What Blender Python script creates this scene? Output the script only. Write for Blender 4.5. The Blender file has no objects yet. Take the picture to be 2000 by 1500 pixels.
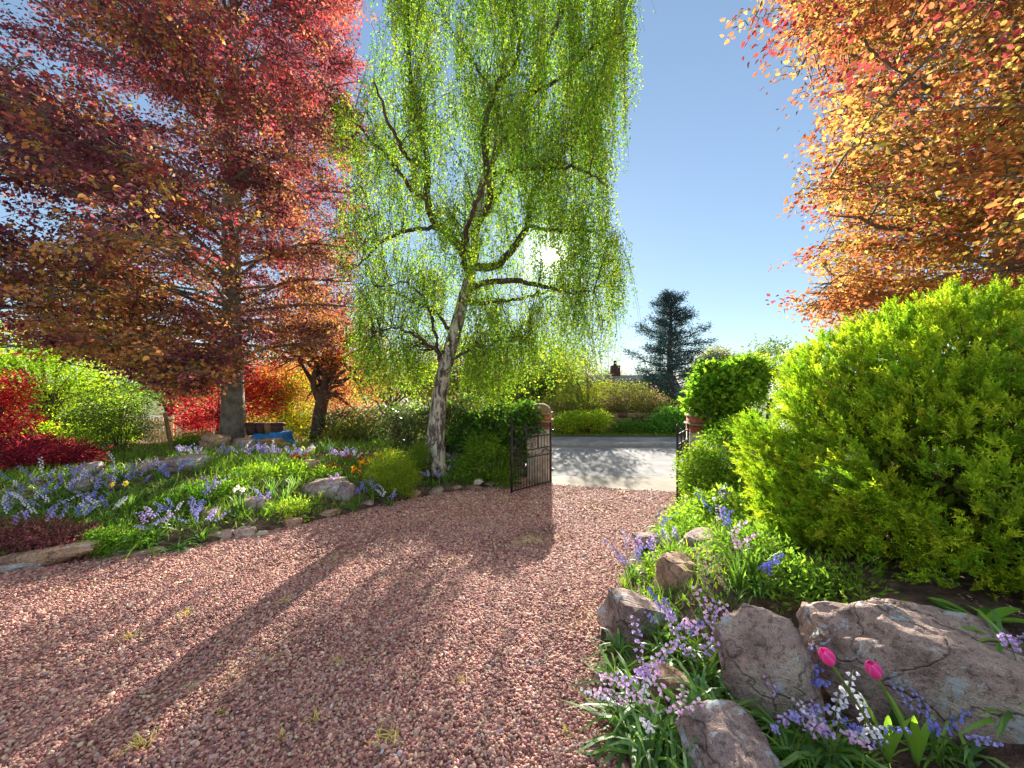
import bpy, math, random
import numpy as np
from mathutils import Vector, noise as mnoise

R = math.radians
rng = np.random.default_rng(11)
random.seed(11)
scene = bpy.context.scene
COL = scene.collection

# ------------------------------------------------------------------ camera, sky, sun, exposure
EYE = 2.3
FPX = 751.0
cam_data = bpy.data.cameras.new("camera")
cam_data.sensor_width = 36.0
cam_data.lens = FPX / 2000.0 * 36.0
cam_data.clip_start = 0.05
cam_data.clip_end = 3000.0
cam = bpy.data.objects.new("camera", cam_data)
COL.objects.link(cam)
cam.location = (0, 0, EYE)
cam.rotation_euler = (R(90), 0, 0)
scene.camera = cam

SUN = Vector((75, 751, 250)).normalized()
SUN_EL = math.asin(SUN.z)
SUN_AZ = math.atan2(SUN.x, SUN.y)
world = bpy.data.worlds.new("World")
scene.world = world
world.use_nodes = True
wn, wl = world.node_tree.nodes, world.node_tree.links
for n in list(wn):
    wn.remove(n)
w_out = wn.new("ShaderNodeOutputWorld")
w_bg = wn.new("ShaderNodeBackground")
w_sky = wn.new("ShaderNodeTexSky")
w_sky.sky_type = 'NISHITA'
w_sky.sun_disc = False
w_sky.sun_elevation = SUN_EL
w_sky.sun_rotation = SUN_AZ
w_sky.altitude = 0.0
w_sky.air_density = 1.0
w_sky.dust_density = 0.04
w_sky.ozone_density = 4.8
SKY_STRENGTH = 0.099
w_bg.inputs[1].default_value = SKY_STRENGTH
w_gam = wn.new("ShaderNodeGamma")          # hazy, evenly bright sky
w_gam.inputs[1].default_value = 0.61
wl.new(w_sky.outputs[0], w_gam.inputs[0])
wl.new(w_gam.outputs[0], w_bg.inputs[0])
# the sun's own disc and its narrow aureole, part of the sky
w_geo = wn.new("ShaderNodeTexCoord")
w_dot = wn.new("ShaderNodeVectorMath"); w_dot.operation = 'DOT_PRODUCT'
w_dot.inputs[1].default_value = SUN
w_nrm = wn.new("ShaderNodeVectorMath"); w_nrm.operation = 'NORMALIZE'
wl.new(w_geo.outputs["Generated"], w_nrm.inputs[0])
wl.new(w_nrm.outputs[0], w_dot.inputs[0])
w_acos = wn.new("ShaderNodeMath"); w_acos.operation = 'ARCCOSINE'
wl.new(w_dot.outputs["Value"], w_acos.inputs[0])
w_ramp = wn.new("ShaderNodeValToRGB")
w_mr = wn.new("ShaderNodeMapRange")
w_mr.inputs[1].default_value = 0.0; w_mr.inputs[2].default_value = R(7.0)
wl.new(w_acos.outputs[0], w_mr.inputs[0])
wl.new(w_mr.outputs[0], w_ramp.inputs[0])
els = w_ramp.color_ramp.elements
els[0].position = 0.0; els[0].color = (1, 1, 1, 1)
els[1].position = 1.0; els[1].color = (0, 0, 0, 1)
for p, v in ((0.08, 1.0), (0.12, 0.16), (0.20, 0.06), (0.36, 0.02), (0.7, 0.005)):
    e = els.new(p); e.color = (v, v * 0.96, v * 0.88, 1)
w_bg2 = wn.new("ShaderNodeBackground")
w_bg2.inputs[1].default_value = 16.0
wl.new(w_ramp.outputs[0], w_bg2.inputs[0])
w_add = wn.new("ShaderNodeAddShader")
wl.new(w_bg.outputs[0], w_add.inputs[0])
wl.new(w_bg2.outputs[0], w_add.inputs[1])
wl.new(w_add.outputs[0], w_out.inputs[0])

sun_data = bpy.data.lights.new("sun", 'SUN')
sun_data.energy = 5.0
sun_data.angle = R(0.53)
sun_data.color = (1.0, 0.93, 0.82)
sun = bpy.data.objects.new("sun", sun_data)
COL.objects.link(sun)
sun.location = (0, 0, 30)
sun.rotation_euler = (-SUN).to_track_quat('-Z', 'Y').to_euler()

vs = scene.view_settings
vs.view_transform = 'Standard'
vs.look = 'None'
vs.gamma = 1.0
vs.exposure = 1.8
vs.use_curve_mapping = False
cy = scene.cycles
cy.max_bounces = 5
cy.diffuse_bounces = 3
cy.glossy_bounces = 2
cy.transmission_bounces = 5
cy.transparent_max_bounces = 4
cy.caustics_reflective = False
cy.caustics_refractive = False
cy.sample_clamp_indirect = 6.0
cy.use_denoising = True
cy.use_adaptive_sampling = True
cy.adaptive_threshold = 0.035
cy.use_light_tree = False
cy.use_fast_gi = True
cy.fast_gi_method = 'ADD'
cy.ao_bounces = 2
cy.ao_bounces_render = 2
world.light_settings.ao_factor = 0.085
world.light_settings.distance = 2.5

# ------------------------------------------------------------------ helpers
def S(r, g, b):
    def f(c):
        c /= 255.0
        return c / 12.92 if c <= 0.04045 else ((c + 0.055) / 1.055) ** 2.4
    return np.array((f(r), f(g), f(b)))

def unit(a):
    a = np.asarray(a, float)
    return a / np.maximum(np.linalg.norm(a, axis=-1, keepdims=True), 1e-9)

def at(px, py, d):
    return np.array(((px - 1000) / FPX * d, d, EYE - (py - 750) / FPX * d))

def proj(P):
    P = np.asarray(P)
    d = np.maximum(P[..., 1], 0.05)
    return 1000 + P[..., 0] / d * FPX, 750 - (P[..., 2] - EYE) / d * FPX

def ss(a, b, x):
    t = np.clip((np.asarray(x, float) - a) / (b - a), 0, 1)
    return t * t * (3 - 2 * t)

class Acc:
    def __init__(self):
        self.V, self.C, self.F, self.n = [], [], {}, 0
    def add(self, V, F, col=None):
        V = np.asarray(V, float).reshape(-1, 3)
        if not isinstance(F, (list, tuple)):
            F = [F]
        for f in F:
            f = np.asarray(f, int)
            self.F.setdefault(f.shape[1], []).append(f + self.n)
        self.V.append(V)
        if col is None:
            col = np.ones((len(V), 3))
        col = np.asarray(col, float)
        if col.ndim == 1:
            col = np.broadcast_to(col, (len(V), 3))
        self.C.append(col)
        self.n += len(V)
        return self
    def mesh(self, name, mat, smooth=False, off=None):
        V = np.concatenate(self.V)
        if off is not None:
            V = V - np.asarray(off)
        C = np.concatenate(self.C)
        me = bpy.data.meshes.new(name)
        idx, tot = [], []
        for k, fs in self.F.items():
            f = np.concatenate(fs)
            idx.append(f.reshape(-1)); tot.append(np.full(len(f), k))
        idx = np.concatenate(idx); tot = np.concatenate(tot)
        me.vertices.add(len(V)); me.vertices.foreach_set("co", V.astype(np.float32).reshape(-1))
        me.loops.add(len(idx)); me.loops.foreach_set("vertex_index", idx.astype(np.int32))
        me.polygons.add(len(tot))
        me.polygons.foreach_set("loop_start", (np.cumsum(tot) - tot).astype(np.int32))
        me.polygons.foreach_set("loop_total", tot.astype(np.int32))
        if smooth:
            me.polygons.foreach_set("use_smooth", np.ones(len(tot), bool))
        a = me.color_attributes.new("col", 'FLOAT_COLOR', 'POINT')
        a.data.foreach_set("color", np.c_[C, np.ones(len(C))].astype(np.float32).reshape(-1))
        me.update(calc_edges=True)
        me.materials.append(mat)
        return me
    def obj(self, name, mat, parent=None, loc=(0, 0, 0), smooth=False, off=None):
        return link(name, self.mesh(name, mat, smooth, off), parent, loc)

def link(name, data, parent=None, loc=(0, 0, 0), rot=(0, 0, 0), scale=None):
    o = bpy.data.objects.new(name, data)
    COL.objects.link(o)
    o.location = loc
    o.rotation_euler = rot
    if scale is not None:
        o.scale = scale
    if parent is not None:
        o.parent = parent
    return o

def tag(o, label, cat, group=None):
    o["label"] = label
    o["category"] = cat
    if group:
        o["group"] = group
    return o

def kind(o, k, label=None):
    o["kind"] = k
    if label:
        o["label"] = label
    return o

def thing(name, label, cat, loc=(0, 0, 0), group=None, rz=0.0):
    o = link(name, None, None, tuple(loc), (0, 0, rz))
    o.empty_display_size = 0.1
    return tag(o, label, cat, group)

def copy_tree(o, loc=None, rz=None, scale=None, label=None, group=None):
    c = o.copy()
    COL.objects.link(c)
    if loc is not None:
        c.location = tuple(loc)
    if rz is not None:
        c.rotation_euler = (0, 0, rz)
    if scale is not None:
        c.scale = (scale,) * 3
    if label:
        c["label"] = label
    if group:
        c["group"] = group
    for ch in o.children:
        k = ch.copy()
        COL.objects.link(k)
        k.parent = c
        for g in ch.children:
            q = g.copy()
            COL.objects.link(q)
            q.parent = k
    return c

def tube(path, rad, sides=8, cap=True):
    path = np.asarray(path, float)
    n = len(path)
    rad = np.broadcast_to(np.asarray(rad, float), (n,))
    t = unit(np.gradient(path, axis=0))
    ref = np.array((0.0, 0.0, 1.0)) if abs(t[:, 2]).mean() < 0.8 else np.array((1.0, 0.0, 0.0))
    a = unit(np.cross(t, ref)); b = np.cross(t, a)
    th = np.arange(sides) * 2 * np.pi / sides
    V = path[:, None] + rad[:, None, None] * (np.cos(th)[None, :, None] * a[:, None] + np.sin(th)[None, :, None] * b[:, None])
    i = np.arange(n - 1)[:, None] * sides; j = np.arange(sides)[None]; j2 = (j + 1) % sides
    F = np.stack([i + j, i + j2, i + sides + j2, i + sides + j], -1).reshape(-1, 4)
    fs = [F]
    if cap and sides > 2:
        fs.append(np.array([np.arange(sides)[::-1]])); fs.append(np.array([(n - 1) * sides + np.arange(sides)]))
    return V.reshape(-1, 3), fs

def twigs(paths, rad, sides=3):
    """paths (n,k,3), rad (k,) or (n,k)"""
    n, k = paths.shape[:2]
    rad = np.broadcast_to(np.asarray(rad, float), (n, k))
    t = unit(np.gradient(paths, axis=1))
    ref = np.array((0.31, 0.77, 0.55))
    a = unit(np.cross(t, ref)); b = np.cross(t, a)
    th = np.arange(sides) * 2 * np.pi / sides
    V = paths[:, :, None] + rad[:, :, None, None] * (np.cos(th)[None, None, :, None] * a[:, :, None] + np.sin(th)[None, None, :, None] * b[:, :, None])
    base = (np.arange(n) * k * sides)[:, None, None]
    i = (np.arange(k - 1) * sides)[None, :, None]; j = np.arange(sides)[None, None]; j2 = (j + 1) % sides
    F = np.stack([base + i + j, base + i + j2, base + i + sides + j2, base + i + sides + j], -1).reshape(-1, 4)
    return V.reshape(-1, 3), F

def smooth_path(pts, n):
    """Catmull-Rom through control points (any width)"""
    pts = np.asarray(pts, float)
    P = np.vstack([2 * pts[0] - pts[1], pts, 2 * pts[-1] - pts[-2]])
    m = len(pts) - 1
    out = []
    for u in np.linspace(0, m - 1e-6, n):
        i = int(u); t = u - i
        p0, p1, p2, p3 = P[i], P[i + 1], P[i + 2], P[i + 3]
        out.append(0.5 * (2 * p1 + (p2 - p0) * t + (2 * p0 - 5 * p1 + 4 * p2 - p3) * t * t + (3 * p1 - p0 - 3 * p2 + p3) * t ** 3))
    return np.array(out)

def leaves(acc, P, D, N, L, W, col, shape='quad', fold=0.3, curl=0.0):
    P = np.asarray(P, float); n = len(P)
    D = unit(D); Sd = unit(np.cross(D, N)); N = np.cross(Sd, D)
    L = np.broadcast_to(np.asarray(L, float), (n,))[:, None]; W = np.broadcast_to(np.asarray(W, float), (n,))[:, None]
    tip = P + L * D - curl * L * N
    if shape == 'tri':
        V = np.stack([P + 0.5 * W * Sd, tip, P - 0.5 * W * Sd], 1)
        F = np.arange(3 * n).reshape(n, 3); k = 3
    elif shape == 'quad':
        V = np.stack([P, P + .45 * L * D + .5 * W * Sd + fold * .5 * W * N, tip, P + .45 * L * D - .5 * W * Sd + fold * .5 * W * N], 1)
        F = np.arange(4 * n).reshape(n, 4); k = 4
    else:
        up = fold * .5 * W * N
        V = np.stack([P, P + .26 * L * D + .44 * W * Sd + up, P + .64 * L * D + .40 * W * Sd + up - curl * .4 * L * N, tip,
                      P + .64 * L * D - .40 * W * Sd + up - curl * .4 * L * N, P + .26 * L * D - .44 * W * Sd + up], 1)
        b = np.arange(n)[:, None] * 6
        F = np.concatenate([b + np.array([[0, 1, 2, 3]]), b + np.array([[0, 3, 4, 5]])]); k = 6
    col = np.asarray(col, float)
    if col.ndim == 1:
        col = np.broadcast_to(col, (n, 3))
    acc.add(V.reshape(-1, 3), F, np.repeat(col, k, axis=0))

def pick(pal, n, r=rng, var=0.18):
    cols = np.array([c for c, w in pal]); w = np.array([w for c, w in pal], float)
    c = cols[r.choice(len(cols), n, p=w / w.sum())]
    return np.clip(c * (1 + r.normal(0, var, (n, 1))) * (1 + r.normal(0, 0.06, (n, 3))), 0.002, 0.95)

def rdir(n, r=rng):
    return unit(r.normal(size=(n, 3)))

# ------------------------------------------------------------------ materials
def nodes(name):
    m = bpy.data.materials.new(name)
    m.use_nodes = True
    nt = m.node_tree
    b = nt.nodes["Principled BSDF"]
    return m, nt, b

def leaf_mat(name, tmul=(1.5, 1.5, 0.7), fac=0.5, rough=0.45, gloss=0.0):
    m = bpy.data.materials.new(name)
    m.use_nodes = True
    nt = m.node_tree
    nt.nodes.remove(nt.nodes["Principled BSDF"])
    at_ = nt.nodes.new("ShaderNodeAttribute"); at_.attribute_name = "col"
    df = nt.nodes.new("ShaderNodeBsdfDiffuse")
    nt.links.new(at_.outputs["Color"], df.inputs[0])
    tr = nt.nodes.new("ShaderNodeBsdfTranslucent")
    mul = nt.nodes.new("ShaderNodeVectorMath"); mul.operation = 'MULTIPLY'
    mul.inputs[1].default_value = tmul
    nt.links.new(at_.outputs["Color"], mul.inputs[0])
    mn = nt.nodes.new("ShaderNodeVectorMath"); mn.operation = 'MINIMUM'
    mn.inputs[1].default_value = (0.88, 0.88, 0.88)
    nt.links.new(mul.outputs[0], mn.inputs[0])
    nt.links.new(mn.outputs[0], tr.inputs[0])
    mx = nt.nodes.new("ShaderNodeMixShader"); mx.inputs[0].default_value = fac
    nt.links.new(df.outputs[0], mx.inputs[1]); nt.links.new(tr.outputs[0], mx.inputs[2])
    last = mx
    if gloss:
        gl = nt.nodes.new("ShaderNodeBsdfGlossy"); gl.inputs["Roughness"].default_value = rough
        m2 = nt.nodes.new("ShaderNodeMixShader"); m2.inputs[0].default_value = gloss
        nt.links.new(mx.outputs[0], m2.inputs[1]); nt.links.new(gl.outputs[0], m2.inputs[2])
        last = m2
    nt.links.new(last.outputs[0], nt.nodes["Material Output"].inputs[0])
    return m

def tex(nt, kind_, **kw):
    n = nt.nodes.new(kind_)
    for k, v in kw.items():
        if k in n.inputs:
            n.inputs[k].default_value = v
        else:
            setattr(n, k, v)
    return n

def ramp(nt, stops):
    r = nt.nodes.new("ShaderNodeValToRGB")
    e = r.color_ramp.elements
    while len(e) > 1:
        e.remove(e[-1])
    e[0].position = stops[0][0]; e[0].color = (*stops[0][1], 1)
    for p, c in stops[1:]:
        q = e.new(p); q.color = (*c, 1)
    return r

def coords(nt, out="Object", scale=(1, 1, 1), rot=(0, 0, 0)):
    tc = nt.nodes.new("ShaderNodeTexCoord")
    mp = nt.nodes.new("ShaderNodeMapping")
    mp.inputs["Scale"].default_value = scale
    mp.inputs["Rotation"].default_value = rot
    nt.links.new(tc.outputs[out], mp.inputs[0])
    return mp

def noise_mat(name, stops, scale=6.0, detail=8.0, rough=0.9, bump=0.3, bscale=40.0, spec=0.25, sc=(1, 1, 1), vcol=False, metal=0.0, bdist=0.01):
    m, nt, b = nodes(name)
    co = coords(nt, scale=sc)
    nz = tex(nt, "ShaderNodeTexNoise", Scale=scale, Detail=detail, Roughness=0.62)
    nt.links.new(co.outputs[0], nz.inputs["Vector"])
    rp = ramp(nt, stops)
    nt.links.new(nz.outputs["Fac"], rp.inputs[0])
    src = rp.outputs[0]
    if vcol:
        a = nt.nodes.new("ShaderNodeAttribute"); a.attribute_name = "col"
        mu = nt.nodes.new("ShaderNodeVectorMath"); mu.operation = 'MULTIPLY'
        nt.links.new(src, mu.inputs[0]); nt.links.new(a.outputs["Color"], mu.inputs[1])
        src = mu.outputs[0]
    nt.links.new(src, b.inputs["Base Color"])
    b.inputs["Roughness"].default_value = rough
    b.inputs["Specular IOR Level"].default_value = spec
    b.inputs["Metallic"].default_value = metal
    n2 = tex(nt, "ShaderNodeTexNoise", Scale=bscale, Detail=6.0)
    nt.links.new(co.outputs[0], n2.inputs["Vector"])
    bp = nt.nodes.new("ShaderNodeBump"); bp.inputs["Strength"].default_value = bump; bp.inputs["Distance"].default_value = bdist
    nt.links.new(n2.outputs["Fac"], bp.inputs["Height"])
    nt.links.new(bp.outputs[0], b.inputs["Normal"])
    return m

def rock_mat(name, tint=(1, 1, 1), lichen=0.585):
    m, nt, b = nodes(name)
    co = coords(nt)
    n1 = tex(nt, "ShaderNodeTexNoise", Scale=3.2, Detail=10.0, Roughness=0.7)
    nt.links.new(co.outputs[0], n1.inputs["Vector"])
    t = np.array(tint)
    r1 = ramp(nt, [(0.30, tuple(S(104, 84, 76) * t)), (0.42, tuple(S(150, 124, 112) * t)), (0.5, tuple(S(184, 152, 138) * t)), (0.6, tuple(S(196, 172, 152) * t)), (0.72, tuple(S(214, 196, 174) * t))])
    nt.links.new(n1.outputs["Fac"], r1.inputs[0])
    # fine dark pits
    n2 = tex(nt, "ShaderNodeTexNoise", Scale=38.0, Detail=6.0, Roughness=0.7)
    nt.links.new(co.outputs[0], n2.inputs["Vector"])
    r2 = ramp(nt, [(0.38, (0.42, 0.40, 0.40)), (0.47, (1, 1, 1)), (0.7, (1.15, 1.12, 1.08))])
    nt.links.new(n2.outputs["Fac"], r2.inputs[0])
    mu = nt.nodes.new("ShaderNodeMix"); mu.data_type = 'RGBA'; mu.blend_type = 'MULTIPLY'; mu.inputs[0].default_value = 0.85
    nt.links.new(r1.outputs[0], mu.inputs[6]); nt.links.new(r2.outputs[0], mu.inputs[7])
    # mineral grain
    ng_ = tex(nt, "ShaderNodeTexNoise", Scale=150.0, Detail=3.0, Roughness=0.8)
    nt.links.new(co.outputs[0], ng_.inputs["Vector"])
    rg = ramp(nt, [(0.36, (0.62, 0.6, 0.6)), (0.5, (1, 1, 1)), (0.66, (1.3, 1.28, 1.24))])
    nt.links.new(ng_.outputs["Fac"], rg.inputs[0])
    mg = nt.nodes.new("ShaderNodeMix"); mg.data_type = 'RGBA'; mg.blend_type = 'MULTIPLY'; mg.inputs[0].default_value = 0.9
    nt.links.new(mu.outputs[2], mg.inputs[6]); nt.links.new(rg.outputs[0], mg.inputs[7])
    mu = mg
    # cracks
    vo = tex(nt, "ShaderNodeTexVoronoi", Scale=1.7, feature='DISTANCE_TO_EDGE')
    nd = tex(nt, "ShaderNodeTexNoise", Scale=4.0, Detail=5.0)
    nt.links.new(co.outputs[0], nd.inputs["Vector"])
    va = nt.nodes.new("ShaderNodeVectorMath"); va.operation = 'MULTIPLY_ADD'
    va.inputs[1].default_value = (0.35, 0.35, 0.35)
    nt.links.new(nd.outputs["Color"], va.inputs[0]); nt.links.new(co.outputs[0], va.inputs[2])
    nt.links.new(va.outputs[0], vo.inputs["Vector"])
    rc = ramp(nt, [(0.0, (0.3, 0.28, 0.27)), (0.008, (0.75, 0.73, 0.71)), (0.02, (1, 1, 1))])
    nt.links.new(vo.outputs["Distance"], rc.inputs[0])
    mc = nt.nodes.new("ShaderNodeMix"); mc.data_type = 'RGBA'; mc.blend_type = 'MULTIPLY'; mc.inputs[0].default_value = 0.5
    nt.links.new(mu.outputs[2], mc.inputs[6]); nt.links.new(rc.outputs[0], mc.inputs[7])
    mu = mc
    # bedding streaks
    mps = nt.nodes.new("ShaderNodeMapping"); mps.inputs["Scale"].default_value = (2, 2, 22); mps.inputs["Rotation"].default_value = (0.35, 0.2, 0)
    nt.links.new(co.outputs[0], mps.inputs[0])
    nst = tex(nt, "ShaderNodeTexNoise", Scale=1.6, Detail=6.0, Roughness=0.7)
    nt.links.new(mps.outputs[0], nst.inputs["Vector"])
    # pale lichen blotches
    n3 = tex(nt, "ShaderNodeTexNoise", Scale=5.5, Detail=5.0, Roughness=0.75, Distortion=0.6)
    nt.links.new(co.outputs[0], n3.inputs["Vector"])
    r3 = ramp(nt, [(lichen, (0, 0, 0)), (lichen + 0.03, (1, 1, 1))])
    nt.links.new(n3.outputs["Fac"], r3.inputs[0])
    mx = nt.nodes.new("ShaderNodeMix"); mx.data_type = 'RGBA'
    nt.links.new(r3.outputs[0], mx.inputs[0])
    nt.links.new(mu.outputs[2], mx.inputs[6]); mx.inputs[7].default_value = (*S(186, 190, 190), 1)
    # moss
    n4 = tex(nt, "ShaderNodeTexNoise", Scale=2.4, Detail=7.0, Roughness=0.7)
    mp2 = nt.nodes.new("ShaderNodeMapping"); mp2.inputs["Location"].default_value = (7, 3, 1)
    nt.links.new(co.outputs[0], mp2.inputs[0]); nt.links.new(mp2.outputs[0], n4.inputs["Vector"])
    r4 = ramp(nt, [(0.60, (0, 0, 0)), (0.68, (1, 1, 1))])
    nt.links.new(n4.outputs["Fac"], r4.inputs[0])
    mx2 = nt.nodes.new("ShaderNodeMix"); mx2.data_type = 'RGBA'
    nt.links.new(r4.outputs[0], mx2.inputs[0])
    nt.links.new(mx.outputs[2], mx2.inputs[6]); mx2.inputs[7].default_value = (*S(118, 104, 58), 1)
    nt.links.new(mx2.outputs[2], b.inputs["Base Color"])
    b.inputs["Roughness"].default_value = 0.85
    b.inputs["Specular IOR Level"].default_value = 0.3
    bp = nt.nodes.new("ShaderNodeBump"); bp.inputs["Strength"].default_value = 0.9; bp.inputs["Distance"].default_value = 0.02
    ad = nt.nodes.new("ShaderNodeMath"); ad.operation = 'ADD'
    nt.links.new(n2.outputs["Fac"], ad.inputs[0]); nt.links.new(n1.outputs["Fac"], ad.inputs[1])
    ad2 = nt.nodes.new("ShaderNodeMath"); ad2.operation = 'ADD'
    nt.links.new(ad.outputs[0], ad2.inputs[0]); nt.links.new(nst.outputs["Fac"], ad2.inputs[1])
    mm = nt.nodes.new("ShaderNodeMath"); mm.operation = 'MULTIPLY'
    nt.links.new(ad2.outputs[0], mm.inputs[0]); nt.links.new(rc.outputs[0], mm.inputs[1])
    nt.links.new(mm.outputs[0], bp.inputs["Height"])
    nt.links.new(bp.outputs[0], b.inputs["Normal"])
    return m

def vcol_mat(name, rough=0.7, spec=0.3, bump=0.0, bscale=60.0):
    m, nt, b = nodes(name)
    a = nt.nodes.new("ShaderNodeAttribute"); a.attribute_name = "col"
    co = coords(nt)
    nz = tex(nt, "ShaderNodeTexNoise", Scale=bscale, Detail=4.0)
    nt.links.new(co.outputs[0], nz.inputs["Vector"])
    rp = ramp(nt, [(0.3, (0.75, 0.75, 0.75)), (0.7, (1.15, 1.15, 1.15))])
    nt.links.new(nz.outputs["Fac"], rp.inputs[0])
    mu = nt.nodes.new("ShaderNodeVectorMath"); mu.operation = 'MULTIPLY'
    nt.links.new(a.outputs["Color"], mu.inputs[0]); nt.links.new(rp.outputs[0], mu.inputs[1])
    nt.links.new(mu.outputs[0], b.inputs["Base Color"])
    b.inputs["Roughness"].default_value = rough
    b.inputs["Specular IOR Level"].default_value = spec
    if bump:
        bp = nt.nodes.new("ShaderNodeBump"); bp.inputs["Strength"].default_value = bump; bp.inputs["Distance"].default_value = 0.01
        nt.links.new(nz.outputs["Fac"], bp.inputs["Height"]); nt.links.new(bp.outputs[0], b.inputs["Normal"])
    return m

M = {}
M['leaf'] = leaf_mat("green_leaf", (1.9, 1.8, 0.9), 0.5)
M['birch_leaf'] = leaf_mat("birch_leaf", (1.75, 1.7, 0.8), 0.52)
M['beech_leaf'] = leaf_mat("copper_beech_leaf", (2.0, 2.0, 1.9), 0.46)
M['maple_leaf'] = leaf_mat("maple_leaf", (2.2, 1.9, 1.6), 0.55)
M['heath'] = leaf_mat("tree_heath_needles", (1.55, 1.65, 0.8), 0.45)
M['dark_leaf'] = leaf_mat("evergreen_leaf", (1.8, 1.8, 0.8), 0.35, 0.4, 0.05)
M['needle'] = leaf_mat("conifer_needles", (1.5, 1.6, 1.2), 0.25)
M['blade'] = leaf_mat("strap_leaf", (2.0, 1.9, 0.8), 0.45, 0.4, 0.05)
M['petal'] = leaf_mat("petal", (1.25, 1.2, 1.25), 0.45)
M['stem'] = leaf_mat("flower_stem", (1.5, 1.5, 0.8), 0.2)
M['rock'] = rock_mat("weathered_sandstone", (0.93, 0.99, 1.02))
M['rock_grey'] = rock_mat("grey_stone", (0.86, 0.92, 0.98), 0.56)
M['rock_warm'] = rock_mat("buff_sandstone", (1.0, 0.92, 0.74), 0.62)
M['soil'] = noise_mat("garden_soil", [(0.3, S(62, 48, 40)), (0.5, S(100, 78, 66)), (0.7, S(138, 114, 96))], 9.0, 10, 0.95, 0.9, 60.0, bdist=0.03)
M['bark_beech'] = noise_mat("beech_bark", [(0.3, S(78, 72, 64)), (0.55, S(118, 110, 98)), (0.75, S(144, 134, 120))], 5.0, 10, 0.85, 0.5, 26.0, sc=(1.6, 1.6, 1.3))
M['bark_dark'] = noise_mat("dark_bark", [(0.3, S(58, 44, 38)), (0.6, S(98, 78, 66)), (0.8, S(120, 100, 84))], 10.0, 8, 0.9, 0.8, 24.0, sc=(1, 1, 0.35))
M['iron'] = noise_mat("wrought_iron", [(0.3, S(42, 36, 36)), (0.6, S(66, 56, 56)), (0.8, S(92, 66, 54))], 14.0, 6, 0.55, 0.25, 60.0, spec=0.5, metal=0.3)
M['gold'] = noise_mat("gilt_paint", [(0.3, S(190, 140, 40)), (0.7, S(226, 180, 70))], 20.0, 4, 0.4, 0.1, 60.0, spec=0.5)
M['render'] = noise_mat("pale_stone", [(0.3, S(150, 136, 118)), (0.55, S(196, 182, 160)), (0.75, S(214, 202, 184))], 7.0, 10, 0.9, 0.4, 40.0)
M['capstone'] = noise_mat("lichened_capstone", [(0.3, S(92, 80, 56)), (0.5, S(134, 112, 82)), (0.7, S(160, 134, 104))], 9.0, 10, 0.92, 0.6, 40.0)
M['brick'] = noise_mat("red_brick", [(0.3, S(128, 74, 54)), (0.55, S(170, 104, 76)), (0.75, S(190, 128, 98))], 12.0, 8, 0.9, 0.4, 60.0)
M['asphalt'] = noise_mat("worn_asphalt", [(0.3, S(98, 97, 98)), (0.5, S(122, 120, 118)), (0.7, S(148, 144, 139))], 1.4, 12, 0.85, 0.5, 160.0, spec=0.2, bdist=0.004)
M['footway'] = noise_mat("footway_concrete", [(0.3, S(122, 112, 98)), (0.5, S(148, 138, 122)), (0.7, S(172, 160, 144))], 1.1, 12, 0.9, 0.5, 140.0, spec=0.2, bdist=0.004)
M['kerb'] = noise_mat("kerb_stone", [(0.3, S(116, 112, 108)), (0.6, S(150, 146, 140))], 5.0, 8, 0.85, 0.4, 60.0)
M['verge'] = noise_mat("verge_turf", [(0.3, S(74, 72, 34)), (0.5, S(92, 98, 40)), (0.7, S(120, 112, 66))], 3.0, 10, 0.95, 0.8, 50.0, bdist=0.03)
M['timber'] = noise_mat("pale_fence_timber", [(0.3, S(206, 172, 116)), (0.6, S(234, 208, 154)), (0.8, S(242, 224, 180))], 6.0, 6, 0.8, 0.3, 30.0, sc=(4, 4, 0.6))
M['post'] = noise_mat("weathered_post", [(0.3, S(110, 88, 62)), (0.7, S(170, 138, 96))], 6.0, 6, 0.9, 0.5, 30.0, sc=(5, 5, 0.8))
M['slate'] = noise_mat("roof_slate", [(0.3, S(52, 52, 58)), (0.7, S(84, 84, 92))], 3.0, 6, 0.75, 0.3, 30.0)
M['house_wall'] = noise_mat("house_render", [(0.3, S(146, 132, 116)), (0.7, S(176, 160, 142))], 3.0, 6, 0.9, 0.3, 30.0)
M['window'] = noise_mat("window_glass", [(0.3, S(36, 42, 50)), (0.7, S(58, 66, 76))], 2.0, 2, 0.08, 0.0, 5.0, spec=0.6)
M['tarp'] = noise_mat("blue_tarpaulin", [(0.3, S(24, 84, 138)), (0.6, S(46, 120, 178)), (0.8, S(86, 150, 200))], 5.0, 5, 0.45, 0.4, 12.0, spec=0.5, bdist=0.03)
M['sack'] = noise_mat("hessian_sack", [(0.3, S(132, 104, 70)), (0.7, S(184, 152, 106))], 10.0, 6, 0.95, 0.6, 90.0)
M['pot'] = noise_mat("old_plant_pot", [(0.3, S(58, 40, 36)), (0.7, S(98, 68, 58))], 9.0, 6, 0.7, 0.3, 40.0)
M['pot_buff'] = noise_mat("buff_plant_pot", [(0.3, S(118, 84, 58)), (0.7, S(160, 122, 88))], 9.0, 6, 0.7, 0.3, 40.0)
M['stone'] = vcol_mat("gravel_stone", 0.75, 0.35, 0.3, 70.0)

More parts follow.
